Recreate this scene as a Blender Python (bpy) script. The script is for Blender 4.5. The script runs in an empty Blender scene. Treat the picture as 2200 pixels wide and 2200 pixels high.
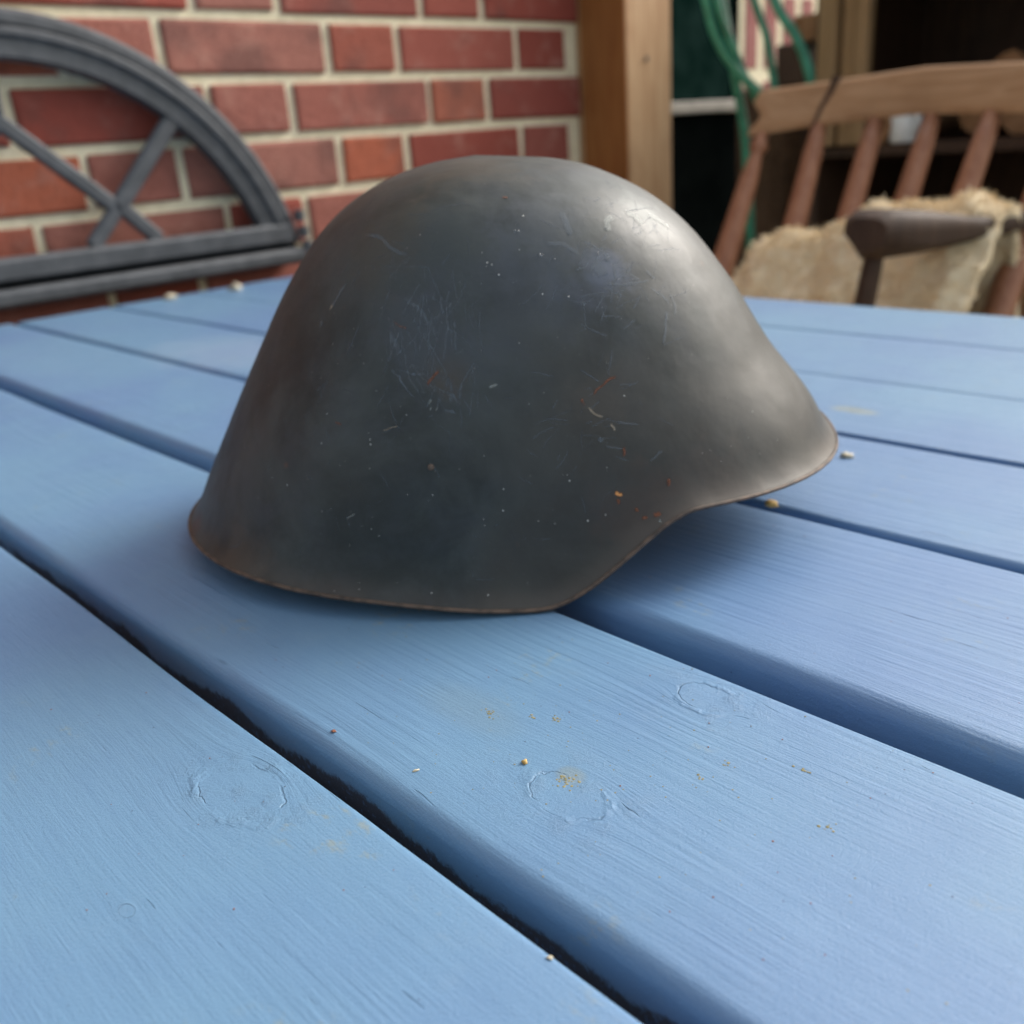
import bpy, bmesh, math, random, json
from mathutils import Vector, Matrix, noise
random.seed(7)
scene = bpy.context.scene
COL = scene.collection
R = math.radians

# ---------------------------------------------------------------- camera
cam_d = bpy.data.cameras.new('camera')
cam_d.sensor_width = 36; cam_d.sensor_fit = 'AUTO'; cam_d.lens = 36 * 2050 / 2200
cam_d.clip_start = .01; cam_d.clip_end = 200
cam_d.dof.use_dof = True; cam_d.dof.focus_distance = .27; cam_d.dof.aperture_fstop = 11.5
cam = bpy.data.objects.new('camera', cam_d); COL.objects.link(cam)
cam.matrix_world = Matrix(((0.716759, 0.300175, -0.629406, 0), (-0.693887, 0.217556, -0.686433, 0),
                           (-0.069119, 0.928744, 0.364222, .912), (0, 0, 0, 1)))
scene.camera = cam

# ---------------------------------------------------------------- world, sun, exposure
SUN_EL, SUN_AZ = R(35), R(-14)          # azimuth measured from +X towards +Y
world = bpy.data.worlds.new('World'); scene.world = world; world.use_nodes = True
wn = world.node_tree; wn.nodes.clear()
sky = wn.nodes.new('ShaderNodeTexSky'); sky.sky_type = 'NISHITA'; sky.sun_disc = False
sky.sun_elevation = SUN_EL; sky.sun_rotation = R(90) - SUN_AZ
sky.air_density = 1.6; sky.dust_density = 6.0; sky.ozone_density = 1.0
hsv = wn.nodes.new('ShaderNodeHueSaturation'); hsv.inputs['Saturation'].default_value = .45
bg = wn.nodes.new('ShaderNodeBackground'); bg.inputs['Strength'].default_value = .15
wo = wn.nodes.new('ShaderNodeOutputWorld')
wn.links.new(sky.outputs[0], hsv.inputs['Color']); wn.links.new(hsv.outputs[0], bg.inputs['Color']); wn.links.new(bg.outputs[0], wo.inputs[0])
sl = bpy.data.lights.new('sun', 'SUN'); sl.energy = 1.15; sl.angle = R(24); sl.color = (1, .975, .94)
sun = bpy.data.objects.new('sun', sl); COL.objects.link(sun)
sd = Vector((math.cos(SUN_EL) * math.cos(SUN_AZ), math.cos(SUN_EL) * math.sin(SUN_AZ), math.sin(SUN_EL)))
sun.rotation_euler = sd.to_track_quat('Z', 'Y').to_euler(); sun.location = (3, -1, 4)
scene.view_settings.view_transform = 'Standard'; scene.view_settings.look = 'None'
scene.view_settings.exposure = 0.86; scene.view_settings.gamma = 1; scene.view_settings.use_curve_mapping = False
scene.render.engine = 'CYCLES'

# ---------------------------------------------------------------- helpers
def link(o, parent=None):
    COL.objects.link(o)
    if parent is not None: o.parent = parent
    return o
def thing(name, label, cat, loc=(0, 0, 0), group=None):
    o = bpy.data.objects.new(name, None); link(o); o.location = loc; o.empty_display_size = .05
    tag(o, label, cat, group); return o
def tag(o, label, cat, group=None):
    o['label'] = label; o['category'] = cat
    if group: o['group'] = group
    return o
def mesh(name, vs, fs, m, parent=None, smooth=False, world=True):
    """vertices are in world metres; made local to the thing they belong to"""
    off = Vector((0, 0, 0))
    if parent is not None and world:
        off = Vector(parent.location); p = parent.parent
        while p is not None: off += Vector(p.location); p = p.parent
    me = bpy.data.meshes.new(name); me.from_pydata([Vector(v) - off for v in vs], [], fs); me.update()
    if smooth: me.polygons.foreach_set('use_smooth', [True] * len(me.polygons))
    if m: me.materials.append(m)
    return link(bpy.data.objects.new(name, me), parent)
class MB:
    def __init__(s): s.v = []; s.f = []
    def add(s, vs, fs):
        n = len(s.v); s.v += [tuple(v) for v in vs]; s.f += [tuple(i + n for i in f) for f in fs]
    def box(s, lo, hi, b=.002, M=None):
        x0, y0, z0 = lo; x1, y1, z1 = hi; b = min(b, (x1 - x0) / 3, (y1 - y0) / 3, (z1 - z0) / 3)
        vs = []
        for x, ix in ((x0, b), (x1, -b)):
            for y, iy in ((y0, b), (y1, -b)):
                for z, iz in ((z0, b), (z1, -b)):
                    vs += [(x, y + iy, z + iz), (x + ix, y, z + iz), (x + ix, y + iy, z)]
        c = lambda i, j, k: 3 * (4 * i + 2 * j + k)
        fs = [[c(0,0,0), c(0,0,1), c(0,1,1), c(0,1,0)], [c(1,0,0), c(1,1,0), c(1,1,1), c(1,0,1)],
              [c(0,0,0)+1, c(1,0,0)+1, c(1,0,1)+1, c(0,0,1)+1], [c(0,1,0)+1, c(0,1,1)+1, c(1,1,1)+1, c(1,1,0)+1],
              [c(0,0,0)+2, c(0,1,0)+2, c(1,1,0)+2, c(1,0,0)+2], [c(0,0,1)+2, c(1,0,1)+2, c(1,1,1)+2, c(0,1,1)+2]]
        for j in (0, 1):
            for k in (0, 1):
                fs.append([c(0,j,k)+1, c(1,j,k)+1, c(1,j,k)+2, c(0,j,k)+2])
                fs.append([c(j,0,k)+0, c(j,1,k)+0, c(j,1,k)+2, c(j,0,k)+2])
                fs.append([c(j,k,0)+0, c(j,k,1)+0, c(j,k,1)+1, c(j,k,0)+1])
        for i in (0, 1):
            for j in (0, 1):
                for k in (0, 1): fs.append([c(i,j,k), c(i,j,k)+1, c(i,j,k)+2])
        if M is not None: vs = [M @ Vector(v) for v in vs]
        s.add(vs, fs)
    def tube(s, pts, rad, n=12, cap=True):
        pts = [Vector(p) for p in pts]; m = len(pts)
        rr = rad if isinstance(rad, (list, tuple)) else [rad] * m
        rings = []; prev = None
        for i, p in enumerate(pts):
            t = (pts[min(i + 1, m - 1)] - pts[max(i - 1, 0)]).normalized()
            if prev is None:
                a = Vector((0, 0, 1)) if abs(t.z) < .9 else Vector((1, 0, 0)); u = t.cross(a).normalized()
            else: u = (prev - t * prev.dot(t)).normalized()
            prev = u; w = t.cross(u)
            rings.append([p + (u * math.cos(2 * math.pi * k / n) + w * math.sin(2 * math.pi * k / n)) * rr[i] for k in range(n)])
        vs = [v for r in rings for v in r]; fs = []
        for i in range(m - 1):
            for k in range(n):
                a = i * n + k; b = i * n + (k + 1) % n; fs.append((a, b, b + n, a + n))
        if cap: fs += [tuple(range(n - 1, -1, -1)), tuple((m - 1) * n + k for k in range(n))]
        s.add(vs, fs)
    def build(s, name, m, parent=None, smooth=False, kind=None):
        o = mesh(name, s.v, s.f, m, parent, smooth)
        bm = bmesh.new(); bm.from_mesh(o.data); bmesh.ops.recalc_face_normals(bm, faces=bm.faces); bm.to_mesh(o.data); bm.free()
        if kind: o['kind'] = kind
        return o
def smooth_angle(o, deg=40):
    me = o.data; me.polygons.foreach_set('use_smooth', [True] * len(me.polygons))
    me.set_sharp_from_angle(angle=R(deg)); return o

# ---------------------------------------------------------------- material helpers
class Mat:
    def __init__(s, name, rough=.6, spec=.5, metal=0):
        s.m = bpy.data.materials.new(name); s.m.use_nodes = True; s.t = s.m.node_tree; s.n = s.t.nodes
        s.b = s.n['Principled BSDF']; s.b.inputs['Roughness'].default_value = rough
        s.b.inputs['Specular IOR Level'].default_value = spec; s.b.inputs['Metallic'].default_value = metal
    def N(s, typ, **kw):
        nd = s.n.new(typ)
        for k, v in kw.items():
            if k in nd.inputs: s.set(nd.inputs[k], v)
            else: setattr(nd, k, v)
        return nd
    def set(s, inp, v):
        if hasattr(v, 'is_output') or isinstance(v, bpy.types.NodeSocket): s.t.links.new(v, inp)
        else: inp.default_value = v
    def math(s, op, a, b=0., c=None, clamp=False):
        nd = s.n.new('ShaderNodeMath'); nd.operation = op; nd.use_clamp = clamp
        s.set(nd.inputs[0], a); s.set(nd.inputs[1], b)
        if c is not None: s.set(nd.inputs[2], c)
        return nd.outputs[0]
    def mix(s, f, a, b):
        nd = s.n.new('ShaderNodeMix'); nd.data_type = 'RGBA'
        s.set(nd.inputs[0], f); s.set(nd.inputs[6], a if not isinstance(a, tuple) else (*a, 1)[:4]); s.set(nd.inputs[7], b if not isinstance(b, tuple) else (*b, 1)[:4])
        return nd.outputs[2]
    def noise(s, vec, scale, detail=4, rough=.5, dist=0.):
        nd = s.n.new('ShaderNodeTexNoise'); s.set(nd.inputs['Vector'], vec); nd.inputs['Scale'].default_value = scale
        nd.inputs['Detail'].default_value = detail; nd.inputs['Roughness'].default_value = rough; nd.inputs['Distortion'].default_value = dist
        return nd.outputs['Fac']
    def ramp(s, f, a, b):
        nd = s.n.new('ShaderNodeMapRange'); nd.interpolation_type = 'SMOOTHSTEP'; s.set(nd.inputs[0], f)
        nd.inputs[1].default_value = a; nd.inputs[2].default_value = b; return nd.outputs[0]
    def pos(s): return s.n.new('ShaderNodeNewGeometry').outputs['Position']
    def obj(s): return s.n.new('ShaderNodeTexCoord').outputs['Object']
    def rnd(s): return s.n.new('ShaderNodeObjectInfo').outputs['Random']
    def scale(s, vec, sc):
        nd = s.n.new('ShaderNodeMapping'); s.set(nd.inputs[0], vec); nd.inputs['Scale'].default_value = sc; return nd.outputs[0]
    def bump(s, h, dist, strength=1., prev=None):
        nd = s.n.new('ShaderNodeBump'); s.set(nd.inputs['Height'], h); nd.inputs['Distance'].default_value = dist; nd.inputs['Strength'].default_value = strength
        if prev is not None: s.set(nd.inputs['Normal'], prev)
        return nd.outputs[0]
    def out(s, color=None, normal=None, rough=None):
        if color is not None: s.set(s.b.inputs['Base Color'], (*color, 1) if isinstance(color, tuple) else color)
        if normal is not None: s.set(s.b.inputs['Normal'], normal)
        if rough is not None: s.set(s.b.inputs['Roughness'], rough)
        return s.m

def noisy(name, c1, c2, scale, rough=.7, bump=0., spec=.4, stretch=(1, 1, 1), world=False, detail=5):
    k = Mat(name, rough, spec); v = k.scale(k.pos() if world else k.obj(), stretch)
    f = k.noise(v, scale, detail, .6)
    return k.out(k.mix(k.ramp(f, .3, .7), c1, c2), k.bump(f, bump) if bump else None)

# blue painted softwood
KNOTS = [(.0892, .2160, .0098), (.2078, .1449, .0066), (.1464, .1464, .0075), (.0480, .1960, .0016), (.0300, .5200, .009),
         (.1750, .7800, .010), (.2900, .6200, .011), (.3100, .0300, .009), (.0200, -.1500, .010), (.4100, .8600, .010), (.5300, .2578, .007)]
def make_paint():
    k = Mat('blue_painted_wood', .42, .5)
    P = k.pos(); sp = k.N('ShaderNodeSeparateXYZ', Vector=P); x, y, z = sp.outputs
    # per plank shift of the pattern
    warp = k.noise(k.scale(P, (9, 2.0, 9)), 1.0, 3, .5)
    psi = k.math('ADD', x, k.math('MULTIPLY', k.math('SUBTRACT', warp, .5), .016))
    near = None; ring = None
    for kx, ky, kr in KNOTS:
        dx = k.math('SUBTRACT', x, kx); dy = k.math('MULTIPLY', k.math('SUBTRACT', y, ky), .62)
        r2 = k.math('ADD', k.math('MULTIPLY', dx, dx), k.math('MULTIPLY', dy, dy))
        q = k.math('MINIMUM', k.math('DIVIDE', kr * kr * .9, k.math('ADD', r2, 1e-7)), 1.0)
        psi = k.math('SUBTRACT', psi, k.math('MULTIPLY', dx, q))
        r = k.math('DIVIDE', k.math('SQRT', r2), kr)
        near = r if near is None else k.math('MINIMUM', near, r)
    comb = k.N('ShaderNodeCombineXYZ', X=psi, Y=k.math('MULTIPLY', y, .018), Z=k.math('MULTIPLY', z, .15)).outputs[0]
    grain = k.noise(comb, 420, 3, .55)               # long fibres about 2.5 mm apart
    comb2 = k.N('ShaderNodeCombineXYZ', X=psi, Y=k.math('MULTIPLY', y, .045), Z=0.).outputs[0]
    fine = k.noise(comb2, 1300, 3, .6)
    comb3 = k.N('ShaderNodeCombineXYZ', X=psi, Y=k.math('MULTIPLY', y, .07), Z=0.).outputs[0]
    crack_n = k.noise(comb3, 620, 2, .5)
    area = k.ramp(k.math('ADD', k.noise(P, 13, 2), k.math('MULTIPLY', k.math('SUBTRACT', x, .12), .9)), .47, .66)       # the fibres show only in places
    crack = k.math('MULTIPLY', k.ramp(crack_n, .70, .76), area)
    # knot ring crack and rough patch around it
    rn = k.noise(P, 160, 4, .6); rr = k.math('ADD', near, k.math('MULTIPLY', k.math('SUBTRACT', rn, .5), .55))
    ringd = k.math('ABSOLUTE', k.math('SUBTRACT', rr, 1.0)); gate = k.ramp(k.noise(P, 75, 2), .50, .60)
    ring = k.math('MULTIPLY', k.math('SUBTRACT', 1.0, k.ramp(ringd, .0, .05)), gate)
    rough_patch = k.math('SUBTRACT', 1.0, k.ramp(near, .6, 3.2))
    pebble = k.noise(P, 1100, 5, .75)
    brush = k.noise(k.scale(P, (1, .10, 1)), 260, 3, .6)
    h = k.math('MULTIPLY', k.math('MULTIPLY', grain, k.math('ADD', .07, k.math('MULTIPLY', area, .60))), .9)
    h = k.math('ADD', h, k.math('MULTIPLY', fine, .16))
    h = k.math('ADD', h, k.math('MULTIPLY', brush, .18))
    h = k.math('ADD', h, k.math('MULTIPLY', pebble, k.math('ADD', .24, k.math('MULTIPLY', k.math('MULTIPLY', rough_patch, k.ramp(k.noise(P, 120, 3), .45, .75)), .38))))
    h = k.math('SUBTRACT', h, k.math('MULTIPLY', crack, .8)); h = k.math('SUBTRACT', h, k.math('MULTIPLY', ring, .30))
    wide = k.math('MULTIPLY', k.math('SUBTRACT', 1.0, k.ramp(k.math('ABSOLUTE', k.math('SUBTRACT', rr, 1.12)), .0, .22)), k.ramp(k.noise(P, 70, 3), .50, .66))
    h = k.math('ADD', h, k.math('MULTIPLY', k.math('MULTIPLY', wide, .55), k.math('ADD', .25, k.math('MULTIPLY', k.noise(P, 420, 4, .7), .9))))
    nrm = k.bump(h, .00105, 1.0)
    big = k.noise(P, 6, 3); mid = k.noise(k.scale(P, (1, .3, 1)), 30, 4, .6)
    col = k.mix(k.ramp(big, .35, .65), (.108, .198, .365), (.128, .246, .385))
    col = k.mix(k.math('MULTIPLY', k.ramp(mid, .3, .75), .18), col, (.160, .275, .405))
    col = k.mix(k.math('MULTIPLY', crack, .40), col, (.035, .07, .16)); col = k.mix(k.math('MULTIPLY', ring, .05), col, (.04, .08, .17))
    col = k.mix(k.math('MULTIPLY', k.ramp(k.noise(k.scale(P, (1, .12, 1)), 340, 4, .7), .35, .75), .16), col, (.070, .150, .30))
    col = k.mix(k.math('MULTIPLY', k.ramp(k.noise(P, 45, 6, .75), .55, .75), .22), col, (.19, .28, .38))
    bw = k.rnd(); col = k.mix(k.math('MULTIPLY', bw, .22), col, (.105, .225, .345))
    # thin olive grime smears and pinhole specks
    sm = k.math('MULTIPLY', k.ramp(k.noise(P, 24, 2), .60, .70), k.ramp(k.noise(k.scale(P, (1, .6, 1)), 240, 4, .7), .52, .68))
    col = k.mix(k.math('MULTIPLY', sm, .45), col, (.25, .25, .16))
    vor = k.N('ShaderNodeTexVoronoi', Vector=P, Scale=170.0); dot = k.math('MULTIPLY', k.math('SUBTRACT', 1.0, k.ramp(vor.outputs['Distance'], .03, .07)), k.ramp(k.noise(P, 190, 0), .56, .60))
    col = k.mix(k.math('MULTIPLY', dot, .8), col, (.03, .05, .10))
    # big pale water bloom left behind by drying
    def smear(cx, cy, rx, ry, lo, hi):
        a = k.math('DIVIDE', k.math('SUBTRACT', x, cx), rx); b = k.math('DIVIDE', k.math('SUBTRACT', y, cy), ry)
        d = k.math('ADD', k.math('MULTIPLY', a, a), k.math('MULTIPLY', b, b))
        d = k.math('ADD', d, k.math('MULTIPLY', k.math('SUBTRACT', k.noise(P, 40, 3), .5), 1.6))
        return k.math('SUBTRACT', 1.0, k.ramp(d, lo, hi))
    col = k.mix(k.math('MULTIPLY', smear(.40, .80, .065, .12, -.1, 1.3), .22), col, (.36, .42, .50))
    col = k.mix(k.math('MULTIPLY', smear(.157, .198, .010, .022, -.2, 1.5), .22), col, (.16, .21, .22))
    col = k.mix(k.math('MULTIPLY', smear(.153, .151, .004, .005, .2, 1.1), .35), col, (.20, .21, .14))
    col = k.mix(k.math('MULTIPLY', smear(.513, .258, .008, .016, .3, 1.0), .55), col, (.28, .30, .24))
    # paint missing low on the sides of one gap, dark bare wood
    lim = k.math('MULTIPLY', k.math('SUBTRACT', k.noise(k.N('ShaderNodeCombineXYZ', X=0., Y=y, Z=3.).outputs[0], 17, 2), .5), .022)
    zz_ = k.math('ADD', k.math('ADD', z, lim), k.math('MULTIPLY', k.math('SUBTRACT', k.noise(P, 260, 8, .85), .5), .009))
    under = k.math('SUBTRACT', 1.0, k.ramp(zz_, .7366, .7392))
    gapa = k.math('MULTIPLY', k.ramp(x, .104, .108), k.math('SUBTRACT', 1.0, k.ramp(x, .130, .134)))
    along = k.ramp(k.noise(k.N('ShaderNodeCombineXYZ', X=0., Y=y, Z=0.).outputs[0], 11, 2), .30, .42)
    bare = k.math('MULTIPLY', under, k.math('MULTIPLY', gapa, along))
    col = k.mix(bare, col, k.mix(k.ramp(k.noise(P, 520, 4, .7), .56, .66), (.050, .052, .068), (.070, .115, .21)))
    rgh = k.math('ADD', .28, k.math('MULTIPLY', k.noise(P, 60, 5, .7), .20))
    rgh = k.math('ADD', rgh, k.math('MULTIPLY', bare, .4))
    return k.out(col, nrm, rgh)
M = {}
M['paint'] = make_paint()

def make_helmet_mat():
    k = Mat('worn_field_grey_paint', .42, .40)
    P = k.obj(); sp = k.N('ShaderNodeSeparateXYZ', Vector=P); x, y, z = sp.outputs
    cloud = k.noise(P, 16, 7, .68, .4); cloud2 = k.noise(P, 42, 6, .72, .8); patch = k.noise(P, 7, 3, .5)
    col = k.mix(k.ramp(cloud, .36, .64), (.0170, .0215, .0210), (.0470, .0555, .0540))
    col = k.mix(k.math('MULTIPLY', k.ramp(cloud2, .42, .70), .40), col, (.040, .047, .057))  # bluish mottling: cool sky reflection put into the colour
    col = k.mix(k.math('MULTIPLY', k.ramp(patch, .48, .62), .60), col, (.034, .029, .023))
    def spot(c, r, soft=.6):
        v = k.N('ShaderNodeVectorMath', operation='DISTANCE'); k.set(v.inputs[0], P); v.inputs[1].default_value = c
        d = k.math('DIVIDE', v.outputs['Value'], r); d = k.math('ADD', d, k.math('MULTIPLY', k.math('SUBTRACT', k.noise(P, 75, 5, .72), .5), 2.6))
        return k.math('SUBTRACT', 1.0, k.ramp(d, .25, 1.15))
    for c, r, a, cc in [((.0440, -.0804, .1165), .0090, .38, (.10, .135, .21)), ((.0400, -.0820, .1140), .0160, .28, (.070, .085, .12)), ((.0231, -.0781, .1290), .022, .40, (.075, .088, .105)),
                        ((-.0151, -.0962, .0846), .010, .60, (.062, .045, .028)), ((.0379, -.0982, .0735), .014, .40, (.070, .058, .046)),
                        ((.0515, -.1057, .0356), .018, .50, (.055, .036, .028)), ((-.0215, -.0907, .0975), .022, .55, (.050, .058, .070)),
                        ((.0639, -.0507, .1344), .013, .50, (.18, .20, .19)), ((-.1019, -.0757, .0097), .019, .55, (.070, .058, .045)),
                        ((-.1315, -.0348, .0080), .010, .60, (.070, .028, .018)), ((.0800, -.1014, .0359), .024, .35, (.060, .044, .036)),
                        ((-.0357, -.0674, .1284), .022, .50, (.060, .054, .044)), ((.0100, -.0900, .1100), .030, .30, (.048, .056, .074)),  # last one here: bluish sky reflection painted near the centre
                        ((.0000, -.0400, .1500), .028, .50, (.070, .060, .048)), ((.0090, -.1060, .0600), .030, .25, (.048, .054, .053))]:
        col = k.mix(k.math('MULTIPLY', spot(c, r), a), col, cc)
    # brown wear creeping up from the edge (edge distance is stored on the mesh)
    at = k.N('ShaderNodeAttribute', attribute_name='edge'); e = at.outputs['Fac']
    ed = k.math('ADD', e, k.math('MULTIPLY', k.math('SUBTRACT', k.noise(P, 38, 4, .6), .5), .012))
    col = k.mix(k.math('MULTIPLY', k.math('SUBTRACT', 1.0, k.ramp(ed, -.001, .010)), k.math('ADD', .25, k.math('MULTIPLY', k.ramp(k.noise(P, 20, 2), .4, .62), .5))), col, (.072, .058, .047))
    # pin pricks of rust and light chips
    vor = k.N('ShaderNodeTexVoronoi', Vector=P, Scale=230.0)
    chip = k.math('MULTIPLY', k.math('SUBTRACT', 1.0, k.ramp(vor.outputs['Distance'], .05, .11)), k.ramp(k.noise(P, 60, 1), .60, .64))
    col = k.mix(k.math('MULTIPLY', chip, .55), col, (.13, .13, .12))
    vor2 = k.N('ShaderNodeTexVoronoi', Vector=P, Scale=90.0)
    rust = k.math('MULTIPLY', k.math('SUBTRACT', 1.0, k.ramp(vor2.outputs['Distance'], .05, .16)), k.ramp(k.noise(P, 25, 2), .60, .66))
    col = k.mix(k.math('MULTIPLY', rust, .5), col, (.13, .060, .035))
    # faint hairline scratches
    hair = None
    for ang, sc in ((.3, 60), (-.5, 80), (1.3, 70)):
        mp = k.N('ShaderNodeMapping'); k.set(mp.inputs[0], P); mp.inputs['Rotation'].default_value = (ang, .2 * ang, ang * 1.7); mp.inputs['Scale'].default_value = (14, .5, 14)
        n = k.noise(mp.outputs[0], sc, 2, .5); hh = k.math('MULTIPLY', k.ramp(n, .735, .76), k.ramp(k.noise(P, 22 + sc * .1, 2), .52, .60))
        hair = hh if hair is None else k.math('MAXIMUM', hair, hh)
    col = k.mix(k.math('MULTIPLY', hair, .22), col, (.20, .21, .22))
    h = k.math('ADD', k.math('MULTIPLY', k.noise(P, 700, 3, .6), .22), k.math('MULTIPLY', k.noise(P, 70, 4, .6), .5))
    n1 = k.bump(h, .00022, .8); n2 = k.bump(k.math('ADD', k.noise(P, 12, 3, .55), k.math('MULTIPLY', k.noise(P, 48, 3, .6), .16)), .0026, .8, n1)
    rgh = k.math('ADD', .33, k.math('MULTIPLY', k.noise(P, 30, 6, .75), .34)); rgh = k.math('ADD', rgh, k.math('MULTIPLY', chip, .1))
    return k.out(col, n2, rgh)
M['helmet'] = make_helmet_mat()
def soft_mark(name, c, strength, rough=.5):
    k = Mat(name, rough, .4)
    uv = k.N('ShaderNodeUVMap').outputs[0]; sp = k.N('ShaderNodeSeparateXYZ', Vector=uv)
    v = k.math('ABSOLUTE', k.math('SUBTRACT', sp.outputs[1], .5)); u = k.math('ABSOLUTE', k.math('SUBTRACT', sp.outputs[0], .5))
    a = k.math('MULTIPLY', k.math('SUBTRACT', 1.0, k.ramp(v, .12, .5)), k.math('SUBTRACT', 1.0, k.ramp(u, .28, .5)))
    n = k.noise(k.obj(), 420, 4, .7); a = k.math('MULTIPLY', a, k.ramp(k.math('ADD', n, k.math('MULTIPLY', a, .28)), .50, .74))
    k.set(k.b.inputs['Alpha'], k.math('MULTIPLY', a, strength))
    return k.out(c)
MARKS = [soft_mark('scuff_grey', (.15, .175, .20), .38), soft_mark('scuff_pale', (.30, .32, .30), .50), soft_mark('rust_stain', (.20, .070, .035), .7, .8),
         soft_mark('scuff_tan', (.33, .27, .20), .6), soft_mark('rust_bright', (.62, .27, .09), 1.0, .8), soft_mark('hairline', (.11, .13, .15), .50)]
k = Mat('rusty_rim', .6, .4); f = k.noise(k.obj(), 180, 4, .6); M['rim'] = k.out(k.mix(k.ramp(f, .35, .65), (.045, .034, .028), (.12, .082, .06)))
k = Mat('water', .03, .5); k.b.inputs['Transmission Weight'].default_value = .9; k.b.inputs['IOR'].default_value = 1.33; M['water'] = k.out((.95, .97, 1.0))
M['speck'] = noisy('pale_speck', (.55, .55, .52), (.75, .74, .70), 400)
M['interior'] = noisy('helmet_interior_paint', (.05, .055, .05), (.075, .08, .07), 40)

# brick
def brick_mat():
    k = Mat('red_brick', .8, .3); r = k.rnd(); cr = k.n.new('ShaderNodeValToRGB'); k.set(cr.inputs[0], r)
    el = cr.color_ramp.elements; el[0].position = 0; el[0].color = (.27, .060, .042, 1); el[1].position = 1; el[1].color = (.46, .120, .060, 1)
    for p, c in ((.25, (.34, .075, .052, 1)), (.45, (.36, .150, .115, 1)), (.62, (.28, .062, .046, 1)), (.8, (.41, .13, .080, 1))):
        e = el.new(p); e.color = c
    P = k.pos(); off = k.N('ShaderNodeCombineXYZ', X=k.math('MULTIPLY', r, 37.)).outputs[0]; v = k.N('ShaderNodeVectorMath', operation='ADD'); k.set(v.inputs[0], P); k.set(v.inputs[1], off); V = v.outputs[0]
    f = k.noise(V, 22, 5, .65); g = k.noise(V, 9, 3); s = k.noise(V, 160, 4, .6)
    col = k.mix(k.math('MULTIPLY', k.ramp(f, .5, .75), .55), cr.outputs[0], (.46, .23, .18))
    col = k.mix(k.math('MULTIPLY', k.ramp(g, .52, .70), .6), col, (.14, .065, .055))
    col = k.mix(k.math('MULTIPLY', k.ramp(s, .3, .7), .25), col, (.12, .04, .03))
    return k.out(col, k.bump(k.math('ADD', k.math('MULTIPLY', s, .7), f), .004, .9))
M['brick'] = brick_mat()
M['mortar'] = noisy('cream_mortar', (.74, .67, .47), (.86, .79, .58), 60, .9, .0015, world=True)
M['brick_far'] = noisy('pink_brick', (.26, .085, .08), (.34, .13, .12), 14, .85, .001, world=True)
M['iron'] = noisy('slate_grey_cast_iron', (.048, .054, .062), (.080, .087, .098), 40, .5, .0006, .5)
def wood(name, c1, c2, rough=.6, st=(14, 14, 1.2), knots=True, sc=6, spec=.35):
    k = Mat(name, rough, spec); P = k.pos(); v = k.scale(P, st); f = k.noise(v, sc, 5, .6, .6)
    col = k.mix(k.ramp(f, .3, .7), c1, c2); big = k.noise(P, 7, 3)
    col = k.mix(k.math('MULTIPLY', k.ramp(big, .5, .75), .4), col, tuple(a * .62 for a in c1))
    return k.out(col, k.bump(f, .0015, .7))
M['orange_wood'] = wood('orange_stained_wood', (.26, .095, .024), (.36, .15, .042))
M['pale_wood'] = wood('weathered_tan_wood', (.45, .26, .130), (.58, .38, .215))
M['board_wood'] = wood('dull_brown_boards', (.24, .15, .068), (.33, .21, .11))
M['crest_wood'] = wood('worn_oak_rail', (.36, .195, .090), (.48, .29, .155), st=(14, 1.2, 14))
M['spindle_wood'] = wood('reddish_turned_wood', (.28, .115, .060), (.38, .18, .10), .38)
M['dark_wood'] = wood('dark_brown_wood', (.036, .018, .010), (.068, .036, .021), .62)
M['bark'] = wood('log_bark', (.050, .028, .016), (.10, .060, .035), .9, st=(2, 14, 14))
M['log_end'] = noisy('sawn_log_end', (.19, .095, .04), (.30, .165, .085), 30, .8, world=True)
M['fleece'] = noisy('cream_fleece', (.76, .61, .40), (.88, .75, .53), 26, .95, .004, .1, world=True)
M['hose'] = noisy('green_garden_hose', (.010, .130, .070), (.030, .24, .15), 20, .35, 0, .5)
M['glass'] = noisy('dark_green_glass', (.003, .012, .010), (.012, .028, .025), 9, .7, 0, .0, world=True)
M['black'] = noisy('shade_black', (.0015, .0022, .0022), (.003, .004, .004), 8, 1., 0, .0, world=True)  # near-black: the shade of the dark background is put into the colour
M['ledge'] = noisy('pale_grey_ledge', (.20, .19, .17), (.30, .28, .25), 30, .8, world=True)
M['white'] = noisy('white_enamel', (.70, .72, .72), (.78, .79, .78), 5, .2)
M['slab'] = noisy('grey_paving', (.13, .12, .105), (.21, .195, .17), 5, .85, .002, world=True)
M['joint'] = noisy('paving_joint_sand', (.08, .07, .055), (.12, .105, .085), 60, .95, world=True)
M['soil'] = noisy('garden_ground', (.05, .06, .025), (.09, .085, .045), 3, .95, .01, world=True)
M['crumb_gold'] = noisy('golden_crumb', (.42, .26, .07), (.58, .40, .16), 600, .6)
M['lichen'] = noisy('olive_flake', (.17, .16, .08), (.30, .27, .14), 600, .8)
M['crumb_pale'] = noisy('pale_crumb', (.40, .36, .26), (.56, .52, .42), 600, .7)
M['crumb_rust'] = noisy('rust_crumb', (.20, .07, .04), (.28, .12, .07), 600, .7)
M['roof'] = noisy('grey_roofing_felt', (.05, .05, .05), (.08, .08, .08), 30, .9, world=True)

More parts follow.
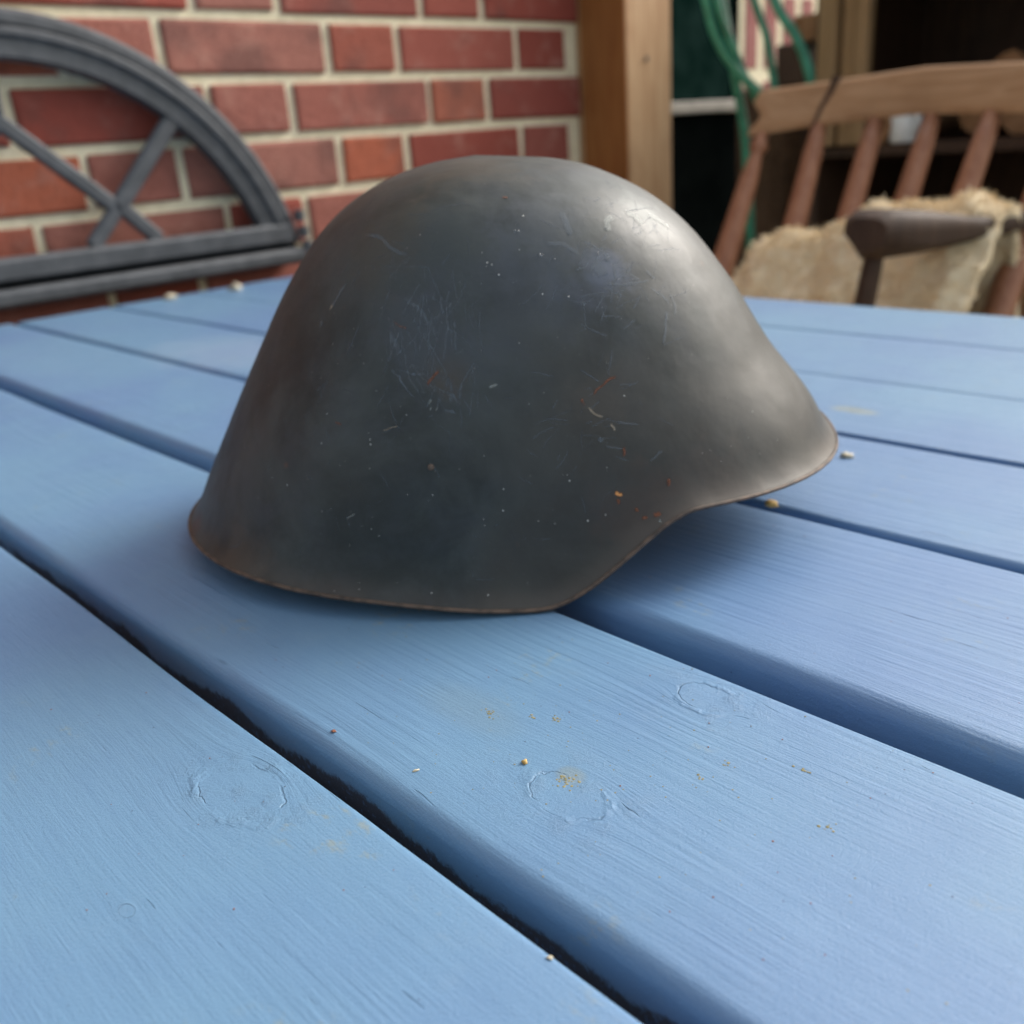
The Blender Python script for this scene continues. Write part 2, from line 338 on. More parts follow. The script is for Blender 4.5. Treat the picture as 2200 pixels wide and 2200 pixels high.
# ---------------------------------------------------------------- ground
def grid_plane(name, x0, x1, y0, y1, z, m):
    o = mesh(name, [(x0, y0, z), (x1, y0, z), (x1, y1, z), (x0, y1, z)], [(0, 1, 2, 3)], m); o['kind'] = 'structure'; return o
grid_plane('ground', -60, 60, -60, 60, -.04, M['soil'])
pat = grid_plane('patio', -2.2, 3.6, -2.2, 3.0, -.012, M['joint'])
slabs = []
for i in range(11):
    for j in range(10):
        x = -2.18 + i * .52; y = -2.18 + j * .52
        mb = MB(); mb.box((x + .004, y + .004, -.05), (x + .512, y + .512, random.uniform(-.001, .002)), .004)
        mb.build('paving_slab', M['slab'], pat)

# ---------------------------------------------------------------- garden table
ZT = .75
table = thing('garden_table', 'long blue painted wooden plank table the grey helmet rests on', 'table', (.28, .1, 0))
#            x0      x1     edge radius
PL = [(-.262, -.1405, .005), (-.1320, -.0110, .005), (-.0020, .1065, .0032), (.1165, .2235, .0055), (.2375, .3530, .0060), (.3570, .4665, .003),
      (.4710, .5800, .0012), (.5808, .7055, .0015), (.7080, .8220, .002)]
YA, YB, TH = -.95, 1.228, .030
def plank(x0, x1, er, idx):
    prof = []
    n = 6
    prof += [(x0, ZT - TH), (x0, ZT - .020), (x0, ZT - .012)]
    for q in range(n + 1):
        a = math.pi / 2 * q / n; prof.append((x0 + er - er * math.cos(a), ZT - er + er * math.sin(a)))
    for q in range(1, 8): prof.append((x0 + er + (x1 - x0 - 2 * er) * q / 8, ZT))
    for q in range(n + 1):
        a = math.pi / 2 * q / n; prof.append((x1 - er + er * math.sin(a), ZT - er + er * math.cos(a)))
    prof += [(x1, ZT - .012), (x1, ZT - .020), (x1, ZT - TH)]
    ys = [YA, YA + .002] + [YA + .01 + (YB - YA - .02) * t / 150 for t in range(151)] + [YB - .002, YB]
    m = len(prof); vs = []; xc = (x0 + x1) / 2
    for iy, y in enumerate(ys):
        ins = .002 if iy in (0, len(ys) - 1) else 0
        for (x, z) in prof:
            side = 1 if x > xc else -1; w = min(1, abs(x - xc) / (x1 - x0) * 2) ** 4
            wob = (noise.noise(Vector((idx * 7 + side, y * 9, 0))) * .0008 + noise.noise(Vector((idx * 7 + side, y * 45, 3))) * .00025) * w
            dz = noise.noise(Vector((x * 14, y * 5, idx))) * .0003
            vs.append((x + wob - side * ins * w, y, z + dz - (ins if z > ZT - .01 else 0)))
    fs = []
    for i in range(len(ys) - 1):
        for j in range(m):
            a = i * m + j; b = i * m + (j + 1) % m; fs.append((a, a + m, b + m, b))
    fs += [tuple(range(m)), tuple((len(ys) - 1) * m + j for j in range(m - 1, -1, -1))]
    o = mesh('plank', vs, fs, M['paint'], table); smooth_angle(o, 50)
for i, (a, b, er) in enumerate(PL): plank(a, b, er, i)
for y in (-.72, .16, 1.02):
    mb = MB(); mb.box((-.20, y, ZT - .095), (.76, y + .07, ZT - TH - .0005), .003); mb.build('crossbeam', M['paint'], table)
for x in (-.19, .68):
    for y in (-.80, 1.09):
        mb = MB(); mb.box((x, y, 0), (x + .07, y + .07, ZT - TH - .0006), .004); mb.build('leg', M['paint'], table)

# ---------------------------------------------------------------- helmet
HP = dict(phi=-.7263, cx=.2818, cy=.3212, tilt=-.0317, roll=-.0029, H=.1563, af=.1555, ab=.1359, b=.1124, fl=.0060, flare=.0052, lift=.00040, ff=0.0, se=2.3813)
ZL = [1, .985, .94, .85, .70, .5, .3, .12, 0.]
PF = [0.0, 0.2067, 0.3631, 0.5176, 0.6579, 0.794, 0.9419, 0.9863, 1.0]
PB = [0.0, 0.131, 0.2947, 0.4552, 0.5985, 0.7346, 0.8598, 0.9618, 1.0]
PS = [0.0, 0.3026, 0.5236, 0.6836, 0.7931, 0.8832, 0.953, 0.9846, 1.0]
TH_ = [R(a) for a in (0, 15, 32, 48, 62, 85, 110, 145, 180)]
ZR = [0.0385, 0.0364, 0.0348, 0.0338, 0.0332, 0.0012, 0.0048, 0.0059, 0.0067]
def pchip(X, Y, xi):
    n = len(X); h = [X[i + 1] - X[i] for i in range(n - 1)]; d = [(Y[i + 1] - Y[i]) / h[i] for i in range(n - 1)]; m = [0.] * n
    for i in range(1, n - 1):
        if d[i - 1] * d[i] > 0:
            w1 = 2 * h[i] + h[i - 1]; w2 = h[i] + 2 * h[i - 1]; m[i] = (w1 + w2) / (w1 / d[i - 1] + w2 / d[i])
    m[0] = d[0]; m[-1] = d[-1]
    k = 0
    while k < n - 2 and xi > X[k + 1]: k += 1
    t = (xi - X[k]) / h[k]
    return (2*t**3-3*t**2+1)*Y[k] + (t**3-2*t**2+t)*h[k]*m[k] + (-2*t**3+3*t**2)*Y[k+1] + (t**3-t**2)*h[k]*m[k+1]
XA = [-a for a in TH_[:0:-1]] + TH_ + [2 * math.pi - a for a in TH_[-2:0:-1]]
YAx = ZR[:0:-1] + ZR + ZR[-2:0:-1]
def zrim(th): return pchip(XA, YAx, abs(math.atan2(math.sin(th), math.cos(th))))
XZ = [1 - z for z in ZL]
def hp(th, u, off=0.):
    zr = zrim(th); H = HP['H']; z = zr + (H - zr) * (1 - u ** 1.6); zn = 1 - z / H
    c, s = math.cos(th), math.sin(th)
    r = pchip(XZ, PF, zn) * HP['af'] if c > 0 else pchip(XZ, PB, zn) * HP['ab']
    fl = HP['flare'] * (1 + HP['ff'] * max(0, c) ** 2) * math.exp(-(z - zr) / HP['fl'])
    kf = 1 / (abs(c) ** HP['se'] + abs(s) ** HP['se']) ** (1 / HP['se']) if c > 0 else 1
    return Vector(((r + fl) * c * kf, (pchip(XZ, PS, zn) * HP['b'] + fl) * s * kf, z)), z - zr
helmet = thing('steel_helmet', 'dark grey-green steel helmet with scuffed, rust-flecked paint on the blue table', 'helmet', (HP['cx'], HP['cy'], ZT + .0006))
def hmat():
    ry = Matrix.Rotation(-HP['tilt'], 4, 'Y'); rx = Matrix.Rotation(HP['roll'], 4, 'X')
    return Matrix.Rotation(HP['phi'], 4, 'Z') @ Matrix.Translation((0, 0, -HP['lift'])) @ rx @ ry
HM = hmat()
def helm_obj(name, vs, fs, m, smooth=True):
    me = bpy.data.meshes.new(name); me.from_pydata([tuple(v) for v in vs], [], fs); me.update()
    if smooth: me.polygons.foreach_set('use_smooth', [True] * len(me.polygons))
    me.materials.append(m); o = bpy.data.objects.new(name, me); link(o, helmet); o.matrix_local = HM; return o
def shell(name, NT, NU, inset, m):
    vs = []; ed = []
    for i in range(1, NU + 1):
        for j in range(NT):
            p, e = hp(2 * math.pi * j / NT, i / NU); 
            if inset: 
                r = math.hypot(p.x, p.y); p = Vector((p.x * (1 - inset / max(r, inset)), p.y * (1 - inset / max(r, inset)), p.z - inset * max(0, 1 - 8 * (i / NU) ** 2 / 2) if i < NU else p.z))
            vs.append(p); ed.append(e)
    vs.append(Vector((0, 0, HP['H'] - inset))); ed.append(HP['H']); top = len(vs) - 1; fs = []
    for i in range(NU - 1):
        for j in range(NT):
            a = i * NT + j; b = i * NT + (j + 1) % NT; fs.append((a, a + NT, b + NT, b))
    for j in range(NT): fs.append((top, j, (j + 1) % NT))
    if inset: fs = [tuple(reversed(f)) for f in fs]
    o = helm_obj(name, vs, fs, m)
    at = o.data.attributes.new('edge', 'FLOAT', 'POINT'); at.data.foreach_set('value', ed); return o
shell('shell', 420, 150, 0, M['helmet'])
shell('inner_shell', 180, 50, .0012, M['interior'])
rp = []
for j in range(361):
    p, _ = hp(2 * math.pi * j / 360, 1.0); r = math.hypot(p.x, p.y); rp.append(Vector((p.x * (1 - .0004 / r), p.y * (1 - .0004 / r), p.z + .0002)))
mb = MB(); mb.tube(rp, .00085, 8, False); helm_obj('rim', mb.v, mb.f, M['rim'])
MK = json.loads(r'''{"S":[[0,1.15,[[-30.4,-81.9,110.9],[-27.9,-83.3,110.4],[-25.6,-84.8,109.0],[-23.4,-86.1,107.7],[-22.0,-87.3,106.0],[-20.5,-88.5,104.1],[-19.4,-89.6,102.1],[-18.1,-90.4,100.6],[-16.8,-91.2,99.1],[-16.8,-91.2,99.1]]],[0,0.63,[[-14.9,-86.6,111.8],[-14.7,-87.1,110.8],[-14.8,-87.5,109.7],[-14.9,-87.9,108.7],[-14.7,-88.4,107.6],[-14.5,-88.9,106.5],[-14.6,-89.3,105.4],[-14.6,-89.3,105.4]]],[0,0.4,[[-11.6,-88.0,109.8],[-11.7,-88.5,108.8],[-11.8,-88.8,108.0],[-11.9,-89.2,106.9],[-12.0,-89.6,105.8],[-12.0,-89.6,105.8]]],[0,0.46,[[-10.6,-90.1,105.0],[-10.4,-90.6,103.9],[-10.4,-90.9,103.0],[-10.5,-91.3,101.9],[-10.6,-91.7,100.8],[-10.7,-92.1,99.7],[-10.4,-92.4,98.8],[-10.4,-92.8,97.7],[-10.5,-93.1,96.8],[-10.6,-93.3,96.0],[-10.6,-93.7,94.8],[-10.7,-94.0,93.9],[-10.8,-94.3,93.0],[-10.8,-94.3,93.0]]],[0,0.52,[[-11.7,-90.0,105.0],[-12.3,-90.6,103.1],[-12.8,-91.2,101.2],[-13.4,-91.8,99.3],[-13.6,-92.5,97.3],[-14.1,-93.0,95.6],[-14.3,-93.6,93.5],[-14.8,-94.1,91.8],[-15.0,-94.6,90.0],[-15.5,-94.8,89.1]]],[0,1.57,[[-33.6,-85.8,99.4],[-33.1,-86.4,98.5],[-33.0,-86.9,97.4],[-32.4,-87.4,96.5],[-32.0,-88.1,95.4],[-31.4,-88.6,94.5],[-30.8,-89.2,93.6],[-30.2,-89.7,92.7],[-30.2,-89.7,92.7]]],[0,0.69,[[-34.7,-89.9,87.4],[-34.0,-90.4,86.8],[-33.4,-90.8,86.2],[-32.8,-91.4,85.3],[-31.7,-92.0,84.7],[-31.0,-92.4,84.0],[-30.8,-92.8,83.1],[-30.1,-93.3,82.5],[-29.5,-93.8,81.5],[-28.8,-94.3,80.5],[-28.5,-94.6,79.9],[-28.5,-94.6,79.9]]],[0,0.46,[[-28.8,-92.8,85.2],[-28.2,-93.3,84.3],[-27.5,-93.7,83.6],[-26.8,-94.1,83.0],[-26.5,-94.5,82.0],[-25.8,-94.9,81.4],[-25.1,-95.4,80.4],[-24.4,-95.9,79.4],[-24.4,-95.9,79.4]]],[0,0.46,[[-30.9,-91.4,87.1],[-29.8,-91.9,86.8],[-29.0,-92.3,86.4],[-27.9,-92.9,85.8],[-27.2,-93.2,85.4],[-26.0,-93.6,85.4],[-24.8,-93.9,85.3],[-24.0,-94.1,85.3],[-22.8,-94.5,85.3],[-21.6,-94.8,85.2],[-21.6,-94.8,85.2]]],[0,0.4,[[-19.4,-91.6,96.4],[-19.5,-91.9,95.5],[-19.6,-92.3,94.4],[-19.8,-92.6,93.2],[-19.8,-92.6,93.2]]],[0,0.52,[[-9.3,-97.5,82.9],[-9.4,-97.8,81.7],[-9.4,-98.1,80.7],[-9.5,-98.4,79.8],[-9.5,-98.6,78.9],[-10.0,-98.8,77.9],[-10.1,-99.1,77.0],[-10.1,-99.1,77.0]]],[0,0.4,[[-17.1,-85.7,112.7],[-17.2,-86.0,111.9],[-17.4,-86.4,110.9],[-17.5,-86.9,109.8],[-17.5,-86.9,109.8]]],[0,0.34,[[-20.9,-84.9,112.3],[-21.1,-85.4,111.0],[-21.3,-85.9,109.7],[-21.3,-85.9,109.7]]],[0,0.34,[[-19.6,-85.4,112.0],[-19.8,-85.8,111.0],[-19.9,-86.2,109.9],[-20.1,-86.5,109.1],[-20.1,-86.5,109.1]]],[0,0.86,[[-16.1,-99.5,73.1],[-15.2,-99.6,73.1],[-14.3,-99.8,73.0],[-13.0,-100.0,72.9],[-12.1,-100.2,72.5],[-12.1,-100.2,72.5]]],[0,1.26,[[-12.1,-98.3,79.0],[-12.6,-98.5,78.1],[-13.1,-98.8,76.8],[-13.2,-99.1,75.9],[-13.2,-99.1,75.9]]],[0,0.29,[[-11.7,-94.6,91.6],[-10.4,-94.6,92.1],[-9.6,-94.6,92.4],[-8.4,-94.6,92.9],[-7.6,-94.5,93.5],[-7.6,-94.5,93.5]]],[0,0.29,[[-5.2,-98.6,80.2],[-5.2,-98.8,79.3],[-5.7,-99.2,78.0],[-5.7,-99.4,77.0],[-5.7,-99.7,76.1],[-6.2,-99.9,75.1],[-6.2,-100.2,74.2],[-6.3,-100.5,73.2],[-6.7,-100.7,72.2],[-6.8,-101.0,71.2],[-6.8,-101.0,71.2]]],[0,0.34,[[-27.1,-92.1,88.8],[-25.9,-92.6,88.4],[-25.2,-92.9,88.1],[-24.1,-93.3,87.8],[-24.1,-93.3,87.8]]],[0,0.29,[[-32.8,-84.0,104.3],[-32.7,-84.5,103.3],[-32.6,-85.0,102.2],[-32.5,-85.6,101.0],[-32.0,-86.1,100.2],[-31.5,-86.8,99.1],[-31.0,-87.3,98.2],[-30.4,-87.9,97.4],[-30.4,-87.9,97.4]]],[1,0.4,[[0.0,-98.7,80.3],[1.1,-98.6,80.6],[2.1,-98.5,80.9],[3.2,-98.4,81.2],[3.2,-98.4,81.2]]],[1,0.46,[[-19.6,-97.6,77.2],[-20.5,-97.7,76.3],[-21.1,-97.9,75.4],[-21.1,-97.9,75.4]]],[1,0.4,[[-20.3,-98.2,74.7],[-20.4,-98.4,74.0],[-20.9,-98.5,73.4],[-20.9,-98.5,73.4]]],[1,0.29,[[-18.2,-98.8,74.2],[-18.2,-99.0,73.6],[-18.7,-99.0,73.3],[-18.7,-99.0,73.3]]],[2,0.57,[[-32.4,-84.8,103.0],[-31.2,-85.6,102.1],[-30.3,-86.4,101.3],[-29.0,-87.0,101.0],[-27.6,-87.6,100.7],[-27.6,-87.6,100.7]]],[2,1.15,[[-16.0,-95.2,87.3],[-16.9,-95.3,86.5],[-17.8,-95.4,85.6],[-18.7,-95.4,85.0],[-19.2,-95.6,84.1],[-20.2,-95.7,83.3],[-20.7,-95.8,82.7],[-21.2,-95.9,81.8],[-21.2,-95.9,81.8]]],[0,2.0,[[29.1,-69.0,137.8],[29.4,-70.1,136.7],[29.9,-70.9,135.8],[30.4,-71.8,134.8],[31.0,-72.6,133.7],[31.1,-73.4,132.8],[31.2,-74.3,131.8],[31.6,-74.9,130.8],[32.0,-75.5,129.9],[32.1,-76.3,128.8],[32.1,-76.3,128.8]]],[0,0.6,[[32.4,-83.0,117.3],[33.6,-82.7,117.5],[34.7,-82.2,117.9],[36.3,-81.7,118.2],[36.9,-81.2,118.9],[37.9,-80.5,119.7],[37.9,-80.5,119.7]]],[0,0.6,[[41.5,-83.0,112.7],[43.4,-82.7,112.2],[45.5,-82.1,112.2],[47.8,-81.5,111.8],[49.7,-81.0,111.4],[51.8,-80.2,111.4],[54.2,-79.2,111.4],[56.6,-78.0,111.7],[58.6,-77.0,111.7],[61.5,-75.1,112.2],[63.0,-74.2,112.4]]],[0,0.8,[[59.0,-74.3,115.7],[60.2,-74.2,114.8],[61.0,-74.3,113.9],[61.9,-74.4,113.1],[63.0,-74.2,112.4],[63.0,-74.2,112.4]]],[0,0.66,[[59.8,-77.4,109.9],[60.9,-77.2,109.4],[62.0,-77.0,108.8],[62.7,-77.0,108.1],[63.8,-76.8,107.4],[65.0,-76.6,106.7],[65.7,-76.6,106.0],[66.4,-76.6,105.3],[67.3,-76.6,104.4],[68.0,-76.6,103.6],[68.0,-76.6,103.6]]],[0,0.8,[[67.1,-77.5,102.9],[66.8,-78.4,101.7],[66.8,-78.9,100.7],[66.4,-79.7,99.5],[66.4,-80.2,98.5],[65.9,-80.9,97.5],[65.9,-81.4,96.5],[65.8,-81.9,95.5],[65.8,-82.4,94.5],[65.6,-82.9,93.7],[65.1,-83.6,92.7],[65.0,-84.1,91.7],[64.8,-84.5,90.9],[64.7,-85.0,89.8],[64.7,-85.0,89.8]]],[0,0.66,[[68.4,-73.9,107.7],[68.6,-74.5,106.5],[69.1,-74.8,105.6],[69.5,-75.1,104.6],[70.1,-75.5,103.4],[70.2,-76.1,102.2],[70.3,-76.6,101.2],[70.0,-77.4,100.0],[69.8,-78.3,98.5],[69.8,-78.3,98.5]]],[1,2.34,[[53.0,-60.1,135.3],[54.2,-59.7,134.9],[55.2,-59.6,134.4],[56.3,-59.1,134.1],[57.5,-58.6,133.7],[58.3,-59.1,132.9],[59.0,-59.6,132.0],[59.8,-60.2,131.1],[60.6,-60.6,130.2],[60.6,-60.6,130.2]]],[1,1.67,[[62.5,-53.2,134.0],[63.5,-52.9,133.5],[64.5,-53.0,132.8],[65.4,-52.7,132.2],[66.4,-52.4,131.7],[67.4,-52.1,131.2],[68.5,-51.9,130.5],[69.5,-51.5,129.9],[70.4,-51.2,129.4],[71.4,-50.8,128.8],[72.6,-50.1,128.3],[72.6,-50.1,128.3]]],[1,1.67,[[49.9,-63.7,134.2],[48.8,-65.0,133.7],[47.7,-65.9,133.5],[46.5,-67.1,133.0],[46.3,-68.4,131.9],[46.1,-69.7,130.6],[46.1,-70.7,129.5],[46.1,-70.7,129.5]]],[0,4.35,[[38.6,-80.2,119.9],[39.3,-80.4,119.1],[40.4,-80.5,118.4],[41.4,-80.4,118.0],[42.1,-80.6,117.2],[42.9,-81.0,116.0],[43.3,-81.4,114.9],[43.3,-81.4,114.9]]],[0,2.0,[[45.0,-76.4,122.7],[45.1,-77.0,121.7],[45.2,-77.7,120.4],[45.3,-78.3,119.4],[45.3,-78.3,119.4]]],[0,1.34,[[21.0,-79.8,126.9],[22.2,-79.7,126.8],[23.0,-79.7,126.6],[24.2,-79.4,126.7],[25.3,-79.3,126.6],[26.2,-79.3,126.4],[27.3,-79.0,126.5],[28.5,-78.8,126.4],[29.3,-78.7,126.2],[30.3,-78.9,125.6],[31.3,-79.1,125.0],[32.2,-79.2,124.4],[33.2,-79.3,123.8],[34.2,-79.5,123.2],[34.8,-79.6,122.7],[34.8,-79.6,122.7]]],[0,0.54,[[52.7,-77.9,115.0],[53.7,-77.7,114.5],[54.4,-77.7,113.9],[55.5,-77.6,113.2],[56.6,-77.5,112.6],[56.6,-77.5,112.6]]],[2,1.21,[[46.8,-94.0,81.4],[45.8,-94.2,81.2],[44.8,-94.5,80.9],[43.8,-94.8,80.7],[42.8,-95.2,80.2],[41.9,-95.6,79.6],[41.5,-95.8,79.0],[40.6,-96.2,78.5],[39.6,-96.5,77.9],[38.2,-97.0,77.0],[37.8,-97.3,76.4],[36.9,-97.7,75.5],[36.9,-97.7,75.5]]],[2,1.29,[[33.1,-98.3,75.3],[33.3,-98.7,74.0],[34.1,-98.9,72.8],[34.1,-98.9,72.8]]],[3,0.94,[[34.8,-99.0,72.2],[35.5,-99.1,71.5],[36.3,-99.3,70.6],[37.1,-99.5,69.7],[37.9,-99.6,69.1],[39.2,-99.6,68.5],[40.4,-99.5,68.2],[40.4,-99.5,68.2]]],[3,1.08,[[42.8,-99.8,65.8],[43.6,-100.0,64.9],[44.5,-100.1,63.9],[44.7,-100.4,63.0],[44.7,-100.4,63.0]]],[0,0.51,[[44.2,-99.3,66.8],[45.5,-99.1,66.5],[46.2,-99.2,65.9],[47.5,-99.0,65.6],[48.3,-99.1,65.0],[49.4,-98.8,65.1],[50.7,-98.7,64.8],[51.9,-98.4,64.7],[52.6,-98.4,64.4],[53.7,-98.1,64.4],[53.7,-98.1,64.4]]],[0,0.51,[[62.4,-99.2,54.6],[61.9,-99.5,54.1],[60.8,-99.9,53.7],[59.8,-100.4,52.8],[59.3,-100.6,52.3],[58.2,-101.0,51.7],[57.7,-101.3,51.1],[57.7,-101.3,51.1]]],[4,1.78,[[43.6,-105.6,41.5],[45.0,-105.5,40.9],[46.4,-105.4,40.4],[46.4,-105.4,40.4]]],[2,1.43,[[44.5,-105.9,39.1],[45.3,-105.9,38.2],[45.4,-106.1,37.1],[45.4,-106.1,37.1]]],[2,1.57,[[51.5,-105.7,35.6],[51.7,-106.0,34.6],[52.4,-106.1,34.0],[52.4,-106.1,34.0]]],[2,1.57,[[53.5,-106.8,31.7],[54.2,-106.8,31.4],[55.6,-106.8,31.6],[55.6,-106.8,31.6]]],[2,2.15,[[57.7,-106.6,32.2],[59.1,-106.5,32.3],[60.4,-106.3,32.7],[60.4,-106.3,32.7]]],[1,0.86,[[59.5,-107.4,30.6],[60.4,-107.7,30.3],[60.5,-107.9,30.0],[60.5,-107.9,30.0]]],[0,1.43,[[38.2,-102.2,60.1],[39.4,-102.0,60.4],[39.9,-101.8,60.8],[39.9,-101.8,60.8]]],[0,0.51,[[41.0,-102.2,58.6],[41.8,-102.3,58.0],[43.1,-102.3,57.4],[44.4,-102.1,57.2],[45.7,-102.0,56.9],[47.0,-101.8,56.7],[47.0,-101.8,56.7]]],[2,1.21,[[48.0,-101.4,57.8],[47.7,-101.8,56.4],[48.0,-102.1,55.2],[47.6,-102.4,54.1],[47.6,-102.4,54.1]]],[2,1.78,[[64.1,-101.6,44.7],[64.3,-101.9,43.4],[64.0,-102.4,41.8],[64.0,-102.4,41.8]]],[0,1.14,[[-49.0,-66.8,115.6],[-49.7,-66.9,114.6],[-50.3,-66.9,113.9],[-51.1,-66.6,113.1],[-51.9,-66.7,112.1],[-52.5,-66.7,111.4],[-53.2,-66.7,110.4],[-53.8,-66.7,109.6],[-54.3,-67.0,108.5],[-55.0,-67.1,107.5],[-55.7,-67.0,106.7],[-56.4,-67.1,105.6],[-56.4,-67.1,105.6]]],[3,1.29,[[-55.3,-67.2,107.0],[-56.2,-66.9,106.2],[-56.9,-67.0,105.1],[-56.9,-67.0,105.1]]],[0,1.29,[[-44.1,-56.5,131.1],[-41.8,-59.3,130.8],[-39.3,-62.0,130.6],[-37.2,-64.2,130.4],[-35.3,-66.6,129.6],[-33.7,-69.3,128.0],[-32.2,-71.4,126.7],[-30.5,-73.1,125.8],[-28.3,-74.8,125.1],[-26.2,-76.2,124.7],[-25.1,-76.9,124.4]]],[0,0.25,[[-57.5,-79.0,82.8],[-58.1,-78.9,81.9],[-58.9,-79.0,80.7],[-59.7,-79.0,79.4],[-60.3,-78.9,78.5],[-60.8,-79.2,77.2],[-61.4,-79.2,76.3],[-61.8,-79.4,75.3],[-62.4,-79.3,74.4],[-62.8,-79.6,73.4],[-63.1,-79.8,72.4],[-63.8,-79.7,71.5],[-63.8,-79.7,71.5]]],[0,0.25,[[-39.9,-69.8,121.8],[-39.3,-71.1,120.6],[-38.7,-72.4,119.4],[-38.7,-72.4,119.4]]],[0,0.32,[[-108.2,-67.9,11.4],[-106.8,-68.9,12.2],[-105.3,-69.8,13.0],[-104.1,-70.9,13.3],[-102.6,-71.9,14.1],[-101.8,-72.0,15.3],[-100.7,-72.6,16.4],[-100.7,-72.6,16.4]]],[1,0.25,[[-54.5,-98.1,33.1],[-53.3,-98.4,34.2],[-52.1,-98.7,34.9],[-51.0,-99.0,35.7],[-51.0,-99.0,35.7]]],[1,0.32,[[0.5,-98.6,80.6],[1.6,-98.4,81.2],[3.2,-98.3,81.5],[3.2,-98.3,81.5]]],[2,0.65,[[-56.9,-86.3,67.5],[-55.4,-87.3,67.1],[-53.9,-88.3,66.8],[-53.9,-88.3,66.8]]],[2,0.97,[[8.4,-66.6,142.2],[9.6,-66.7,142.1],[10.5,-66.7,142.0],[10.5,-66.7,142.0]]],[0,1.29,[[-60.6,-65.7,101.6],[-60.7,-66.6,100.2],[-60.9,-67.2,99.1],[-60.9,-67.2,99.1]]],[3,0.4,[[-39.2,-95.7,65.5],[-38.2,-95.9,65.9],[-36.9,-96.3,66.2],[-35.9,-96.5,66.8],[-35.0,-96.7,67.1],[-33.6,-97.0,67.4],[-32.7,-97.2,67.7],[-32.7,-97.2,67.7]]],[1,0.32,[[-110.8,-71.3,5.8],[-109.3,-72.9,5.8],[-107.7,-74.5,5.8],[-106.6,-75.7,5.7],[-105.0,-77.2,5.7],[-103.4,-78.7,5.7],[-101.7,-80.2,5.7],[-100.0,-81.7,5.6],[-100.0,-81.7,5.6]]]],"D":[[-21.3,-73.6,131.1],[0.4,-82.1,124.9],[2.0,-83.8,121.6],[3.6,-84.2,120.9],[5.9,-85.7,117.5],[-67.1,-40.7,116.8],[-62.4,-86.1,59.4],[-43.3,-95.0,62.6],[-43.2,-95.6,60.9],[-29.4,-97.0,71.6],[-77.9,-81.7,42.3],[-30.7,-103.9,43.9],[-21.6,-105.8,44.0],[3.8,-107.4,45.4],[-60.9,-103.6,7.1],[-51.2,-106.2,8.5],[-39.2,-112.5,4.5],[-24.2,-112.2,8.3],[-3.6,-113.9,7.1],[-119.3,-60.7,6.0],[-94.0,-85.2,6.8],[3.3,-108.5,37.7],[-3.8,-108.8,34.9],[11.8,-94.2,94.9],[-63.9,-93.1,35.1],[-44.3,-85.1,88.2],[-59.6,-83.5,69.8],[12.3,-77.7,131.3],[13.7,-77.6,131.3],[21.2,-82.0,123.0],[20.6,-81.8,123.5],[25.9,-82.1,121.6],[41.5,-77.7,122.7],[11.8,-94.2,94.9],[30.1,-87.2,109.1],[13.6,-81.5,125.3],[20.9,-87.8,110.5],[15.7,-73.3,136.1],[26.8,-105.9,49.2],[27.6,-106.3,47.0],[40.3,-107.2,33.6],[33.8,-108.0,31.9],[15.8,-108.9,33.1],[48.7,-95.8,74.5],[21.8,-108.8,31.7]]}''')
def surf_normal(p):
    # numerically, from the helmet's own surface
    th = math.atan2(p.y / HP['b'], p.x / (HP['af'] if p.x > 0 else HP['ab'])); u = .5
    for _ in range(4):
        zr = zrim(th); u = max(.02, min(.995, (1 - (p.z - zr) / (HP['H'] - zr)))) ** (1 / 1.6)
        q, _e = hp(th, u); th += math.atan2(p.y, p.x) - math.atan2(q.y, q.x)
    a, _ = hp(th - .01, u); b, _ = hp(th + .01, u); c, _ = hp(th, u - .01); d, _ = hp(th, min(1, u + .01))
    n = (b - a).cross(d - c).normalized(); q, _ = hp(th, u)
    if n.dot(Vector((q.x, q.y, .02))) < 0: n = -n
    return n, q
lay = 0
for kind in range(5):
    vs = []; fs = []; uvs = []
    for kk, w, L in MK['S']:
        if kk != kind: continue
        pts = [Vector(p) / 1000 for p in L]; lay += 1; base = len(vs); n = len(pts)
        nn = 5
        for i, p in enumerate(pts):
            t = (pts[min(i + 1, n - 1)] - pts[max(i - 1, 0)])
            if t.length < 1e-6: t = Vector((0, 0, 1))
            nrm, _ = surf_normal(p); sd_ = t.normalized().cross(nrm).normalized()
            for s in range(nn):
                f = s / (nn - 1) - .5; q = p + sd_ * (f * w / 1000 * (2.0, 2.6, 1.2, 1.3, 1.3)[kind]); n2, q2 = surf_normal(q)
                vs.append(q2 + n2 * (.00004 + .000003 * lay)); uvs.append((i / (n - 1), f + .5))
        for i in range(n - 1):
            for s in range(nn - 1):
                a = base + i * nn + s; fs.append((a, a + 1, a + nn + 1, a + nn))
    o = helm_obj({0: 'grey_scuff', 1: 'pale_scrape', 2: 'rust_stain', 3: 'tan_scuff', 4: 'orange_rust_spot'}[kind], vs, fs, MARKS[kind])
    uvl = o.data.uv_layers.new(name='UVMap')
    for lp in o.data.loops: uvl.data[lp.index].uv = uvs[lp.vertex_index]
    o['kind'] = 'stuff'
rh = random.Random(21); vs = []; fs = []; uvs = []
